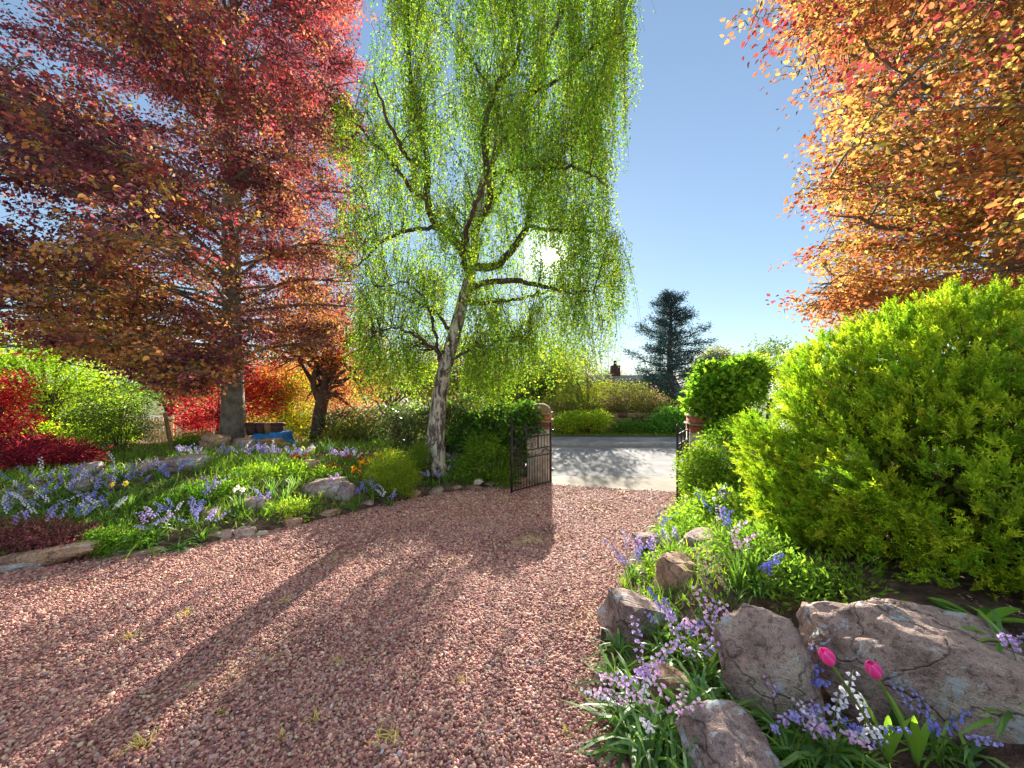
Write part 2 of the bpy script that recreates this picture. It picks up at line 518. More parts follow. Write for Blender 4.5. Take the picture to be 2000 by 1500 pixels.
# white birch bark with dark fissures
m, nt, b = nodes("birch_bark")
co = coords(nt, scale=(1, 1, 0.42))
v1 = tex(nt, "ShaderNodeTexNoise", Scale=8.0, Detail=8.0, Roughness=0.72, Distortion=0.5)
nt.links.new(co.outputs[0], v1.inputs["Vector"])
r1 = ramp(nt, [(0.38, S(60, 50, 44)), (0.48, S(104, 90, 78)), (0.53, S(178, 168, 154)), (0.75, S(214, 206, 194))])
nt.links.new(v1.outputs["Fac"], r1.inputs[0])
nt.links.new(r1.outputs[0], b.inputs["Base Color"])
b.inputs["Roughness"].default_value = 0.8
bp = nt.nodes.new("ShaderNodeBump"); bp.inputs["Strength"].default_value = 0.8; bp.inputs["Distance"].default_value = 0.02
nt.links.new(v1.outputs["Fac"], bp.inputs["Height"]); nt.links.new(bp.outputs[0], b.inputs["Normal"])
M['bark_birch'] = m

# ------------------------------------------------------------------ terrain
EL = np.array([(-16, 0.2), (-9, 2.3), (-5.6, 4.2), (-4.1, 4.85), (-2.9, 6.2), (-2.2, 7.2), (-1.5, 8.0), (-0.6, 8.5), (0.1, 8.75), (0.45, 8.9)])
ER = np.array([(-4, 0.9), (0.5, 0.75), (1.3, 0.62), (1.87, 0.57), (2.3, 0.52), (3.0, 0.68), (3.45, 0.87), (4.9, 1.56), (6.2, 2.48), (7.2, 3.25), (8.1, 3.78), (8.6, 3.9)])

def left_edge(x):
    return np.interp(x, EL[:, 0], EL[:, 1])
def right_edge(y):
    return np.interp(y, ER[:, 0], ER[:, 1])
def bend(x):
    return 0.45 * np.maximum(0, -np.asarray(x, float) - 0.5)
def drive_z(y):
    return 0.55 * np.clip(1 - np.asarray(y, float) / 8.2, 0, 1.3)
_seg = np.stack([EL[:-1], EL[1:]], 1)
def left_dist(x, y):
    p = np.stack([np.asarray(x, float), np.asarray(y, float)], -1)[..., None, :]
    a = _seg[:, 0]; ab = _seg[:, 1] - a
    t = np.clip(((p - a) * ab).sum(-1) / (ab * ab).sum(-1), 0, 1)
    return np.sqrt((((a + ab * t[..., None]) - p) ** 2).sum(-1)).min(-1)
def lump(x, y, a=0.06, f=1.3):
    return a * (np.sin(f * x * 1.9 + 1.3 * np.sin(f * y)) * np.cos(f * 1.6 * y + 0.7 * np.sin(f * x * 1.3)))
def left_z(x, y):
    d = left_dist(x, y)
    h = 0.05 + 0.12 * ss(0, 0.3, d) + 0.48 * ss(0.2, 2.4, d) * (1 - 0.55 * ss(-3.0, 0.5, x))
    back = ss(9.8, 13.0, np.asarray(y, float) - 0.25 * np.maximum(0, -np.asarray(x, float) - 8))
    return drive_z(y) * (1 - ss(0.5, 3.5, d) * 0.4) + h * (1 - 0.8 * back) + lump(x, y) * ss(0.1, 0.8, d)
def right_z(x, y):
    d = (np.asarray(x, float) - right_edge(y)) * 0.85
    y = np.asarray(y, float)
    amp = np.interp(y, [0, 3, 4.5, 7, 8], [0.42, 0.42, 0.30, 0.12, 0.05])
    w = ss(2.25, 3.2, y)
    near = ss(1.25, 1.7, d) * (1 - w) + ss(0.2, 1.0, d) * w
    return drive_z(y) + 0.03 + 0.10 * ss(0, 0.4, d) + amp * near + lump(x, y, 0.03, 2.1) * ss(0.1, 0.6, d)
def gz(x, y):
    x = np.asarray(x, float); y = np.asarray(y, float)
    L = (y > left_edge(x)) & (x < 0.45) & (y < 9.6 + bend(x) + 1.2)
    Rr = (x > right_edge(y)) & (y < 8.4)
    return np.where(L, left_z(x, y), np.where(Rr, right_z(x, y), drive_z(y)))
def hit(px, py, dmin=1.0, dmax=30.0):
    d = np.arange(dmin, dmax, 0.01)
    p = at(px, py, d[:, None]).T if False else np.stack([(px - 1000) / FPX * d, d, EYE - (py - 750) / FPX * d], 1)
    below = p[:, 2] <= gz(p[:, 0], p[:, 1])
    i = int(np.argmax(below)) if below.any() else len(d) - 1
    q = p[i].copy(); q[2] = float(gz(q[0], q[1]))
    return q

def grid_sheet(name, X, Y, Z, mat, k="structure", col=None):
    ny, nx = X.shape
    V = np.stack([X, Y, Z], -1).reshape(-1, 3)
    i = (np.arange(ny - 1)[:, None] * nx + np.arange(nx - 1)[None]).reshape(-1)
    F = np.stack([i, i + 1, i + nx + 1, i + nx], 1)
    return kind(Acc().add(V, F, col).obj(name, mat, smooth=True), k)

# big ground sheet to the horizon, falling away beyond the road
ys = np.r_[np.linspace(-60, -5, 8), np.linspace(-4, 40, 60), np.geomspace(42, 1800, 24)]
xs = np.r_[-np.geomspace(1800, 24, 22), np.linspace(-22, 40, 63), np.geomspace(44, 1800, 22)]
X, Y = np.meshgrid(xs, ys)
Z = -0.06 - 2.0 * ss(19, 34, Y - bend(X)) + 0.5 * ss(60, 400, np.abs(X) + Y)
grid_sheet("ground", X, Y, Z, M['verge'])

# driveway sheet under the loose stones
M['drive'] = noise_mat("packed_red_grit", [(0.25, S(108, 76, 70)), (0.42, S(144, 106, 94)), (0.52, S(176, 142, 116)), (0.62, S(204, 178, 134))], 1.6, 14, 0.9, 1.0, 120.0, bdist=0.012)
xs = np.linspace(-16, 6, 120); ys = np.linspace(-4, 9.2, 90)
X, Y = np.meshgrid(xs, ys)
grid_sheet("driveway", X, Y, drive_z(Y) + 0.004, M['drive'])

# left and right garden beds
xs = np.linspace(-19, 0.45, 130); ts = np.linspace(0, 1, 90) ** 1.3
X, T = np.meshgrid(xs, ts)
y0 = left_edge(X) ; y1 = 9.75 + bend(X) + 0.9
Y = y0 + T * (y1 - y0)
Z = left_z(X, Y)
Z[0] = drive_z(Y[0]) - 0.05
grid_sheet("garden_bed_left", X, Y, Z, M['soil'])
ys = np.linspace(-3.5, 8.5, 130); ts = np.linspace(0, 1, 80) ** 1.6
Y, T = np.meshgrid(ys, ts, indexing='ij')
x0 = right_edge(Y)
X = x0 + T * (13 - x0)
Z = right_z(X, Y)
Z[:, 0] = drive_z(Y[:, 0]) - 0.05
grid_sheet("garden_bed_right", X, Y, Z, M['soil'])

# road, footways, kerbs, verge
def strip(name, ya, yb, z, mat, xs=np.linspace(-26, 45, 72), tilt=None):
    X, T = np.meshgrid(xs, np.linspace(0, 1, 5))
    Ya = ya + bend(X) if tilt is None else tilt(X)
    Y = Ya + T * (yb + bend(X) - Ya)
    return grid_sheet(name, X, Y, np.full(X.shape, z), mat)
strip("footway", 8.3, 9.5, 0.012, M['footway'], tilt=lambda X: np.where(X < 0.93, 9.2 + bend(X), np.maximum(8.72 - 0.241 * (X - 0.93), 8.1)))
strip("road", 9.5, 14.2, -0.01, M['asphalt'])
strip("pavement", 14.33, 16.0, 0.10, M['asphalt'])
strip("verge", 16.0, 17.9, 0.11, M['verge'])
X, T = np.meshgrid(np.linspace(-26, 45, 72), np.arange(4))
prof_y = np.array([0.0, 0.02, 0.13, 0.13])[T]; prof_z = np.array([-0.03, 0.103, 0.106, 0.0])[T]
grid_sheet("kerb", X, 14.2 + bend(X) + prof_y, prof_z, M['kerb'])
X, T = np.meshgrid(np.linspace(0.5, 45, 46), np.arange(3))
grid_sheet("kerb_edge", X, 9.5 + np.array([-0.05, 0.0, 0.05])[T] , np.array([0.014, 0.018, -0.006])[T], M['kerb'])

# ------------------------------------------------------------------ trees
def sprays(acc, tips, axis, n_leaf, length, leafL, leafW, pal, r, flat=0.5, droop=0.25, shape='quad', colf=None, var=0.16):
    """flat leafy sprays: leaves alternate left and right along each spray axis"""
    m = len(tips)
    axis = unit(axis)
    up = unit(np.array((0, 0, 1.0)) + r.normal(0, 0.35, (m, 3)))
    side = unit(np.cross(axis, up))
    up = np.cross(side, axis)
    length = np.broadcast_to(np.asarray(length, float), (m,))
    t = (np.arange(n_leaf) + 0.5) / n_leaf
    sg = np.where(np.arange(n_leaf) % 2 == 0, 1.0, -1.0)
    P = tips[:, None] + axis[:, None] * (t - 0.55)[None, :, None] * length[:, None, None]
    off = r.uniform(0.0, 0.35, (m, n_leaf)) * length[:, None] * (1 - 0.5 * t)[None]
    P = P + side[:, None] * (sg[None] * off)[..., None] + up[:, None] * (r.normal(0, 0.10, (m, n_leaf)) * length[:, None])[..., None]
    P[..., 2] -= (off * droop)
    D = axis[:, None] * 0.6 + side[:, None] * (sg[None] * 0.8)[..., None] + r.normal(0, 0.35, (m, n_leaf, 3))
    D[..., 2] -= droop + 0.25 * r.random((m, n_leaf))
    N = up[:, None] * flat + r.normal(0, 0.55, (m, n_leaf, 3))
    sz = r.uniform(0.7, 1.2, (m, n_leaf))
    k = m * n_leaf
    if colf is None:
        base = pick(pal, m, r, 0.12)
    else:
        base = colf(tips)
    c = np.repeat(base, n_leaf, axis=0) * (1 + r.normal(0, var * 1.3, (k, 1))) * (1 + r.normal(0, 0.08, (k, 3)))
    leaves(acc, P.reshape(-1, 3), D.reshape(-1, 3), N.reshape(-1, 3), leafL * sz.reshape(-1), leafW * sz.reshape(-1), np.clip(c, 0.003, 0.9), shape, 0.35, 0.08)

def interp_lim(py, table):
    t = np.array(table, float)
    return np.interp(py, t[:, 0], t[:, 1])

def beech(name, label, base, H, trunk_r, limb_spec, keep, limb_keep, colf, n_sub, n_tip, n_leaf, leafL, leafW, seed, shape='quad', lean=(0, 0), spray_len=0.5, extra=None, min_limb=0, hex_within=8.0):
    r = np.random.default_rng(seed)
    base = np.array(base, float)
    root = thing(name, label, "tree", base)
    zs = np.linspace(0, 1, 22)
    wob = np.cumsum(r.normal(0, 0.02, (22, 2)), 0)
    path = np.stack([lean[0] * zs + wob[:, 0], lean[1] * zs + wob[:, 1], zs * H], 1)
    rad = trunk_r * (1 - zs) ** 0.8 + 0.02
    rad[0] *= 1.22; rad[1] *= 1.05
    path[0, 2] = -0.25
    fine = smooth_path(np.c_[path, rad], 70)
    V, F = tube(fine[:, :3], fine[:, 3], 20)
    Acc().add(V, F).obj("trunk", M['bark_beech'], root, smooth=True)
    br = Acc(); tips = []; tdir = []; tw = []
    for (z0, az, length, el, sag) in limb_spec(r):
        st = np.array([np.interp(z0, path[:, 2], path[:, 0]), np.interp(z0, path[:, 2], path[:, 1]), z0])
        s = np.linspace(0, 1, 9)
        a = az + np.cumsum(r.normal(0, 0.10, 9))
        step = length / 8
        inc = np.stack([np.cos(a) * step * math.cos(el), np.sin(a) * step * math.cos(el), step * (math.sin(el) * (1 - s) - sag * s + r.normal(0, 0.08, 9))], 1)
        lp = st + np.vstack([[0, 0, 0], np.cumsum(inc, 0)[:-1]])
        lr = max(0.025, trunk_r * 0.18 * (1 - z0 / H * 0.6)) * (1 - s) ** 0.7 + 0.008
        good = limb_keep(lp + base)
        nk = 9 if good.all() else max(int(np.argmin(good)), 2)
        if min_limb:
            far = np.hypot(lp[:, 0] + base[0], lp[:, 1] + base[1]) > min_limb
            nk = max(2, min(nk, 9 if far.all() else int(np.argmin(far))))
        lr[nk - 1] = 0.006
        V, F = tube(lp[:nk], lr[:nk], 6); br.add(V, F)
        for j in range(n_sub):
            u = r.uniform(0.18, 1.0); k = u * 8; i = min(int(k), 7)
            p0 = lp[i] + (lp[i + 1] - lp[i]) * (k - i)
            sl = length * r.uniform(0.16, 0.34) * (1.15 - 0.5 * u)
            sa = a[i] + r.choice([-1, 1]) * r.uniform(0.3, 1.25)
            q = np.linspace(0, 1, 5)
            dirv = np.array([math.cos(sa), math.sin(sa), r.uniform(-0.15, 0.45)])
            sp = p0 + dirv * (q * sl)[:, None] + np.c_[np.zeros(5), np.zeros(5), -0.12 * sl * q ** 2]
            if not limb_keep(sp[3:] + base).all() or (u * 8 > nk - 0.5 and not min_limb):
                continue
            V, F = tube(sp, 0.014 * (1 - q) + 0.004, 3); br.add(V, F)
            for _ in range(n_tip):
                v = r.uniform(0.1, 1.1); pp = p0 + dirv * v * sl; pp[2] -= 0.12 * sl * v * v
                tp = pp + r.normal(0, 1, 3) * (0.33, 0.33, 0.16)
                tips.append(tp); tdir.append((tp - pp) + 0.25 * dirv); tw.append(pp)
    tips = np.array(tips); tdir = np.array(tdir); tw = np.array(tw)
    if extra is not None:
        e0, e1 = extra(r, base)
        tips = np.vstack([tips, e1]); tw = np.vstack([tw, e0]); tdir = np.vstack([tdir, e1 - e0])
    ok = keep(tips + base, r)
    if extra is not None:
        ok[-len(e1):] = True
    tips, tdir, tw = tips[ok], tdir[ok], tw[ok]
    q = np.linspace(0, 1, 3)
    paths = tw[:, None] + (tips - tw)[:, None] * q[None, :, None]
    paths[:, 1, 2] += 0.04
    V, F = twigs(paths, [0.006, 0.004, 0.002]); br.add(V, F)
    br.obj("branches", M['bark_beech'], root, smooth=True)
    cr = Acc()
    near = np.hypot(tips[:, 0] + base[0], tips[:, 1] + base[1]) < hex_within
    for m_, sh in ((near, 'hex'), (~near, 'quad')):
        if m_.any():
            sprays(cr, tips[m_], tdir[m_], n_leaf, spray_len * r.uniform(0.7, 1.3, int(m_.sum())), leafL, leafW, None, r, shape=sh, colf=lambda P: colf(P + base, r))
    cr.obj("crown", M['beech_leaf'], root)
    print(name, "sprays", len(tips), "leaves", len(tips) * n_leaf)
    return root

# ---- copper beech standing in the rockery
B1 = at(455, 868, 10.5)
def limbs_left(r):
    out = []
    for i in range(92 + 14):
        z0 = 1.7 + (min(i, 91) / 91) ** 1.15 * 11.6 if i < 92 else 1.9 + (i - 92) * 0.32
        az = i * 2.39996 + r.normal(0, 0.25) if i < 92 else -math.pi / 2 + r.uniform(-.7, .7)
        length = np.interp(z0, [2, 4, 8, 12, 16], [5.2, 6.2, 6.2, 5.2, 2.5]) * r.uniform(0.85, 1.1)
        if math.cos(az) > 0.3:
            length *= 0.8
        el = np.interp(z0, [2, 4, 8, 14], [0.05, 0.35, 0.6, 0.8])
        out.append((z0, az, length, el, np.interp(z0, [2, 4, 6, 12], [0.42, 0.36, 0.15, 0.0])))
    return out
def keep_left(P, r):
    px, py = proj(P)
    xr = interp_lim(py, [(-900, 600), (-200, 690), (0, 715), (100, 705), (300, 712), (500, 700), (640, 690), (800, 640)]) + r.normal(0, 10, len(P))
    yb = interp_lim(px, [(-900, 690), (0, 672), (150, 690), (260, 735), (330, 770), (400, 772), (440, 735), (480, 700), (560, 690), (640, 690), (720, 650)]) + r.normal(0, 14, len(P))
    gap = np.array([mnoise.noise(Vector(p) * 0.75 + Vector((3, 1, 7))) for p in P])
    big = gap > r.uniform(-0.6, -0.08, len(P))
    return (px < xr) & (py < yb) & (P[:, 1] > 4.6) & big
def lk_left(P):
    px, py = proj(P)
    return (px < 725) & (py < interp_lim(px, [(-900, 690), (0, 675), (260, 735), (330, 770), (440, 760), (560, 700), (720, 660)]) + 12) & (P[:, 1] > 4.8)
bp_red = S(152, 62, 64); bp_pur = S(98, 56, 64); bp_bronze = S(158, 106, 66); bp_olive = S(136, 106, 56); bp_or = S(172, 94, 74)
def col_left(P, r):
    n = len(P)
    h = np.clip((P[:, 2] - 3) / 9, 0, 1)
    ph = np.array([mnoise.noise(Vector(p) * 0.42) for p in P])
    ph2 = np.array([mnoise.noise(Vector(p) * 0.9 + Vector((9, 4, 2))) for p in P])
    side = np.clip((P[:, 0] + 13) / 9, 0, 1)
    k = r.random(n)
    warm = np.clip(0.75 - 1.0 * h + 0.9 * ph, 0, 1)
    red = np.clip(0.05 + 0.75 * h * side + 0.7 * ph2, 0, 1)
    c = np.where((k < warm * 0.75)[:, None], np.where((r.random(n) < 0.55)[:, None], bp_bronze, bp_olive), np.where((r.random(n) < red)[:, None], np.where((r.random(n) < 0.6)[:, None], bp_red, bp_or), bp_pur))
    return c * (1 + r.normal(0, 0.12, (n, 1)))
beech("copper_beech_tree", "tall copper beech with a straight grey trunk rising from the rockery", B1, 17.5, 0.255, limbs_left, keep_left, lk_left, col_left, 12, 12, 20, 0.084, 0.056, 3)

# ---- copper beech reaching in from the right above the heath
B2 = np.array((8.3, 6.4, 0.75))
def limbs_right(r):
    out = []
    for i in range(90):
        z0 = 2.2 + (i / 89) * 9.0
        az = math.pi + r.uniform(-0.95, 1.25)
        length = np.interp(z0, [2, 4, 7, 11], [4.6, 6.0, 6.2, 4.4]) * r.uniform(0.8, 1.08)
        el = np.interp(z0, [2, 5, 10], [0.12, 0.22, 0.5])
        out.append((z0, az, length, el, 0.16))
    return out
def keep_right(P, r):
    px, py = proj(P)
    xl = interp_lim(py, [(-600, 1560), (-100, 1500), (20, 1520), (70, 1530), (120, 1600), (180, 1625), (240, 1612), (300, 1600), (370, 1590), (430, 1640), (500, 1600), (560, 1600), (600, 1590), (660, 1640)]) + 26 * np.sin(py / 17.0) + r.normal(0, 14, len(P))
    return (px > xl) & (P[:, 1] > 2.6) & (np.hypot(P[:, 0], P[:, 1]) > 4.1)
def lk_right(P):
    px, py = proj(P)
    return (px > interp_lim(py, [(-600, 1560), (-100, 1480), (20, 1500), (120, 1580), (240, 1600), (370, 1570), (430, 1620), (500, 1580), (600, 1560), (660, 1620)])) & (P[:, 1] > 2.6) & (np.hypot(P[:, 0], P[:, 1]) > 4.1)
def reach_right(r, base):
    # outer twigs hanging clear of the crown against the sky
    e0, e1 = [], []
    for (px, py, d, dx, dy) in ((1440, 55, 4.3, 170, -45), (1500, 90, 4.6, 140, -50), (1530, 135, 4.4, 120, -40), (1560, 185, 5.2, 110, -60), (1545, 385, 5.0, 130, -40), (1570, 330, 5.4, 110, -40), (1580, 265, 5.0, 100, -50), (1535, 590, 5.6, 160, -25), (1555, 505, 5.4, 130, -30), (1560, 610, 5.2, 140, -20), (1600, 440, 5.6, 110, -40)):
        a, b = at(px + dx, py + dy, d + 0.25), at(px, py, d)
        for k in range(9):
            t = k / 8
            p = a * (1 - t) + b * t + np.array((0, 0, 0.10 * math.sin(math.pi * t)))
            e0.append(p - np.array((b - a) * 0.12) - base); e1.append(p + r.normal(0, 0.035, 3) - base)
    return np.array(e0), np.array(e1)
def col_right(P, r):
    n = len(P)
    px, py = proj(P)
    ph = np.array([mnoise.noise(Vector(p) * 0.8) for p in P])
    outer = np.clip((np.hypot(P[:, 0] - B2[0], P[:, 1] - B2[1]) - 3.4) / 2.4, 0, 1)
    k = r.random(n)
    gold = S(176, 134, 70); ambr = S(160, 98, 60); olive = S(136, 116, 54); red = S(126, 54, 54)
    c = np.where((k < outer * 0.30)[:, None], red, np.where((k < 0.55 + 0.4 * ph)[:, None], ambr, np.where((r.random(n) < 0.55)[:, None], gold, olive)))
    return c * (1 + r.normal(0, 0.12, (n, 1)))
beech("copper_beech_tree", "amber-leaved copper beech hanging over the rounded yellow-green heath bush", B2, 13.0, 0.30, limbs_right, keep_right, lk_right, col_right, 11, 14, 21, 0.064, 0.043, 5, spray_len=0.5, extra=reach_right, min_limb=5.6, hex_within=6.2)

# ---- weeping silver birch by the gate
BB = at(850, 914, 8.6)
r = np.random.default_rng(21)
birch = thing("silver_birch_tree", "weeping silver birch with white fissured trunk beside the open gate", "tree", BB)
def PX(l):
    return np.array([[*at(a, b_, c), d] for a, b_, c, d in l])
trunk = PX([(850, 925, 8.6, .33), (851, 905, 8.6, .27), (852, 850, 8.6, .225), (858, 780, 8.6, .195), (870, 715, 8.6, .18), (887, 655, 8.6, .165), (904, 590, 8.6, .15), (918, 540, 8.6, .14), (928, 490, 8.7, .125), (930, 430, 8.8, .115), (946, 350, 8.9, .10), (985, 270, 9.0, .09), (1030, 190, 9.0, .08), (1070, 90, 9.1, .068), (1105, 0, 9.2, .055), (1140, -140, 9.3, .04), (1165, -300, 9.3, .02)])
tf = smooth_path(trunk, 90)
V, F = tube(tf[:, :3] - BB, tf[:, 3] * 0.88 * (1 + 0.04 * np.sin(np.arange(90) * 1.7)), 20)
Acc().add(V, F).obj("trunk", M['bark_birch'], birch, smooth=True)
limbs = [
    PX([(926, 505, 8.65, .10), (897, 482, 8.5, .095), (872, 452, 8.4, .09), (848, 432, 8.35, .085), (833, 390, 8.3, .08), (834, 340, 8.3, .07), (832, 290, 8.3, .06), (808, 220, 8.3, .05), (800, 100, 8.4, .04), (790, -80, 8.5, .025)]),
    PX([(930, 445, 8.8, .08), (958, 380, 8.5, .07), (945, 290, 8.3, .06), (962, 190, 8.2, .05), (1012, 110, 8.2, .045), (1008, 40, 8.2, .035), (980, -60, 8.2, .02)]),
    PX([(922, 520, 8.6, .10), (962, 522, 8.5, .09), (992, 498, 8.5, .08), (1028, 440, 8.6, .07), (1036, 385, 8.7, .06), (1065, 350, 8.8, .055), (1105, 290, 9.0, .05), (1150, 210, 9.2, .04), (1185, 120, 9.3, .025), (1215, 40, 9.3, .008)]),
    PX([(908, 575, 8.6, .08), (950, 552, 8.5, .07), (1005, 550, 8.4, .06), (1065, 560, 8.3, .045), (1110, 572, 8.2, .024), (1160, 566, 8.1, .008)]),
    PX([(872, 452, 8.4, .05), (842, 446, 8.2, .045), (800, 450, 8.0, .04), (750, 470, 7.8, .03), (700, 520, 7.7, .016)]),
    PX([(833, 390, 8.3, .05), (800, 368, 8.4, .045), (770, 320, 8.6, .04), (730, 280, 8.8, .03), (680, 220, 9.0, .018)]),
    PX([(855, 745, 8.6, .05), (858, 690, 8.55, .042), (848, 640, 8.5, .035), (830, 590, 8.4, .028), (795, 555, 8.3, .018), (740, 560, 8.2, .01)]),
    PX([(930, 440, 8.8, .07), (960, 400, 9.6, .06), (1000, 330, 10.4, .05), (1050, 260, 11.0, .035), (1090, 190, 11.4, .02)]),
    PX([(918, 540, 8.6, .07), (905, 500, 7.7, .055), (915, 440, 7.0, .045), (940, 380, 6.5, .03), (960, 320, 6.1, .016)]),
    PX([(946, 350, 8.9, .06), (1000, 330, 8.2, .05), (1070, 330, 7.6, .04), (1130, 330, 7.2, .028), (1180, 360, 7.0, .015)]),
    PX([(834, 330, 8.3, .05), (790, 300, 7.6, .04), (760, 240, 7.1, .03), (730, 160, 6.8, .015)]),
    PX([(985, 270, 9.0, .05), (960, 180, 9.8, .04), (900, 90, 10.4, .03), (850, 0, 10.8, .015)]),
    PX([(1030, 190, 9.0, .05), (1100, 150, 8.6, .04), (1160, 90, 8.3, .03), (1200, 70, 8.1, .02), (1222, 60, 8.0, .008)]),
    PX([(887, 655, 8.6, .05), (850, 610, 9.3, .04), (790, 580, 9.8, .03), (730, 560, 10.1, .015)]),
    PX([(904, 590, 8.6, .06), (960, 590, 9.2, .045), (1030, 580, 9.8, .035), (1110, 560, 10.2, .02)]),
    PX([(870, 715, 8.6, .04), (920, 680, 8.2, .03), (980, 660, 7.9, .02), (1030, 660, 7.7, .01)]),
    PX([(870, 700, 8.6, .04), (820, 660, 8.1, .03), (770, 640, 7.7, .02), (730, 650, 7.5, .01)]),
    PX([(1030, 440, 8.6, .05), (1080, 450, 8.9, .04), (1140, 450, 9.1, .03), (1180, 462, 9.2, .014), (1205, 470, 9.2, .006)]),
]
xr_t = [(-500, 1230), (-100, 1255), (0, 1250), (100, 1240), (200, 1232), (300, 1224), (360, 1200), (420, 1205), (455, 1245), (500, 1256), (560, 1238), (640, 1215), (750, 1195)]
xl_t = [(-500, 760), (0, 728), (100, 716), (170, 645), (250, 625), (350, 640), (450, 650), (550, 650), (650, 660), (750, 680), (810, 720)]
bb = Acc(); starts = []; wl_ = []
for L in limbs:
    f = smooth_path(L, 26)
    f[2:-1, :3] += r.normal(0, 0.02, (23, 3))
    V, F = tube(f[:, :3] - BB, f[:, 3], 8); bb.add(V, F)
    starts.append(f[5:])
starts.append(tf[58:])
starts = np.vstack(starts)
sec_pts = []
from mathutils import kdtree
kd = kdtree.KDTree(len(starts))
for k_, s_ in enumerate(starts):
    kd.insert(s_[:3], k_)
kd.balance()
made = 0
while made < 1215:
    ay = r.uniform(-330, 745) if made < 1100 else r.uniform(560, 770); dp = np.clip(r.normal(8.9, 1.25), 6.0, 11.6)
    lo_, hi_ = interp_lim(ay, xl_t), interp_lim(ay, xr_t)
    axx = r.uniform(lo_ + 4, hi_ - 4) if made < 1100 else r.choice([r.uniform(662, 815), r.uniform(662, 815), r.uniform(925, 1010)])
    # crown is round in plan: little depth near its sides
    if abs(dp - 8.7) > 2.9 * math.sqrt(max(0.05, 1 - ((axx - (lo_ + hi_) / 2) / ((hi_ - lo_) / 2)) ** 2)):
        continue
    if r.random() > np.interp(ay, [-330, 150, 400, 560, 745], [0.5, 0.6, 0.8, 0.85, 0.8]) * (1.0 if axx < 960 else 0.85):
        continue
    if ay > 560 and dp < 8.9 and 810 < axx < 920:
        continue
    tgt = at(axx, ay, dp)
    if mnoise.noise(Vector((tgt[0] * 0.9, tgt[1] * 0.9, tgt[2] * 0.35))) < r.uniform(-0.6, 0.2):
        continue
    best, bd = None, 9
    for (co_, idx_, dist_) in kd.find_n(tgt - np.array((0, 0, 0.7)), 6):
        e_ = dist_ + r.uniform(0, 0.5)
        if e_ < bd:
            best, bd = starts[idx_][:3], e_
    made += 1
    mid_ = best * 0.45 + tgt * 0.55 + np.array((0, 0, 0.16 * np.linalg.norm(tgt - best))) + r.normal(0, 0.05, 3)
    p = smooth_path([best, mid_, tgt], 7)
    V, F = tube(p - BB, np.linspace(0.0085, 0.003, 7), 3); bb.add(V, F)
    for u in r.uniform(0.35, 1.0, 7):
        i = min(int(u * 6), 5)
        sec_pts.append(p[i] + (p[i + 1] - p[i]) * (u * 6 - i) + r.normal(0, 0.09, 3) * (1, 1, .6))
sec = np.array(sec_pts)
px, py = proj(sec)
ok = (px < interp_lim(py, xr_t) - 6 + r.normal(0, 8, len(px))) & (px > interp_lim(py, xl_t) + 6 + r.normal(0, 8, len(px))) & (py > -430)
sec = sec[ok]; px, py = px[ok], py[ok]
# hanging streamers: longer on the gate side, short bushy ones low on the left
yb_t = [(600, 740), (680, 775), (740, 800), (800, 815), (900, 815), (980, 800), (1030, 785), (1070, 765), (1130, 758), (1200, 742), (1240, 640), (1300, 560)]
lim_z = EYE - (interp_lim(px, yb_t) + r.normal(0, 14, len(px)) - np.clip((px - 960) / 60, 0, 1) * r.uniform(0, 130, len(px)) - 750) / FPX * sec[:, 1]
right = np.clip((px - 800) / 350, 0, 1)
ln = r.uniform(0.25, 0.8, len(sec)) + right * r.uniform(0, 1.6, len(sec)) + (py < 250) * r.uniform(0, 0.9, len(sec))
ln = np.minimum(ln, np.maximum(sec[:, 2] - lim_z, 0.0))
# streamers on the crown's gate side end where its edge steps in
okk = ln > 0.15
sec, ln, right = sec[okk], ln[okk], right[okk]
NSEG = 5
q = np.linspace(0, 1, NSEG)
sway = r.normal(0, 0.16, (len(sec), 2)); sway2 = r.normal(0, 0.07, (len(sec), 2))
paths = np.repeat(sec[:, None], NSEG, 1)
paths[..., 2] -= q[None] * ln[:, None]
paths[..., 0] += (q[None] ** 0.6 * sway[:, :1] + np.sin(q * 6)[None] * sway2[:, :1]) * np.minimum(ln, 1.0)[:, None]
paths[..., 1] += (q[None] ** 0.6 * sway[:, 1:] + np.sin(q * 5)[None] * sway2[:, 1:]) * np.minimum(ln, 1.0)[:, None]
V, F = twigs(paths[::2] - BB, np.linspace(0.0045, 0.002, NSEG)); bb.add(V, F)
bb.obj("branches", M['bark_dark'], birch, smooth=True)
step = 0.037
cnt = np.maximum((ln / step * 1.0).astype(int), 5)
own = np.repeat(np.arange(len(sec)), cnt)
u = r.random(len(own)) * (NSEG - 1)
i = np.minimum(u.astype(int), NSEG - 2); f = (u - i)[:, None]
P = paths[own, i] * (1 - f) + paths[own, i + 1] * f
az = r.uniform(0, 2 * np.pi, len(P))
D = np.stack([np.cos(az), np.sin(az), r.uniform(-1.3, 0.1, len(P))], 1)
P = P + D * 0.02 + r.normal(0, 0.032, P.shape)
px, py = proj(P)
edge = interp_lim(py, xr_t) + 14 + 13 * np.sin(py / 23.0 + 2 * np.sin(py / 61.0)) + r.normal(0, 5, len(P))
near_sun = np.hypot(px - 1075, py - 500) < 11 + r.normal(0, 5, len(P))
okk = (px < edge) & (px > interp_lim(py, xl_t) - 14) & ~near_sun
P, D, own = P[okk], D[okk], own[okk]
N = rdir(len(P), r) + np.array((0, 0, 0.4))
sc = r.uniform(0.75, 1.25, len(P))
bcol = pick([(S(126, 154, 52), 3), (S(106, 142, 50), 3), (S(148, 166, 60), 2), (S(88, 126, 50), 2.5)], len(sec), r, 0.10)
cc = np.clip(bcol[own] * (1 + r.normal(0, 0.15, (len(P), 1))), 0.003, 0.9)
cr = Acc()
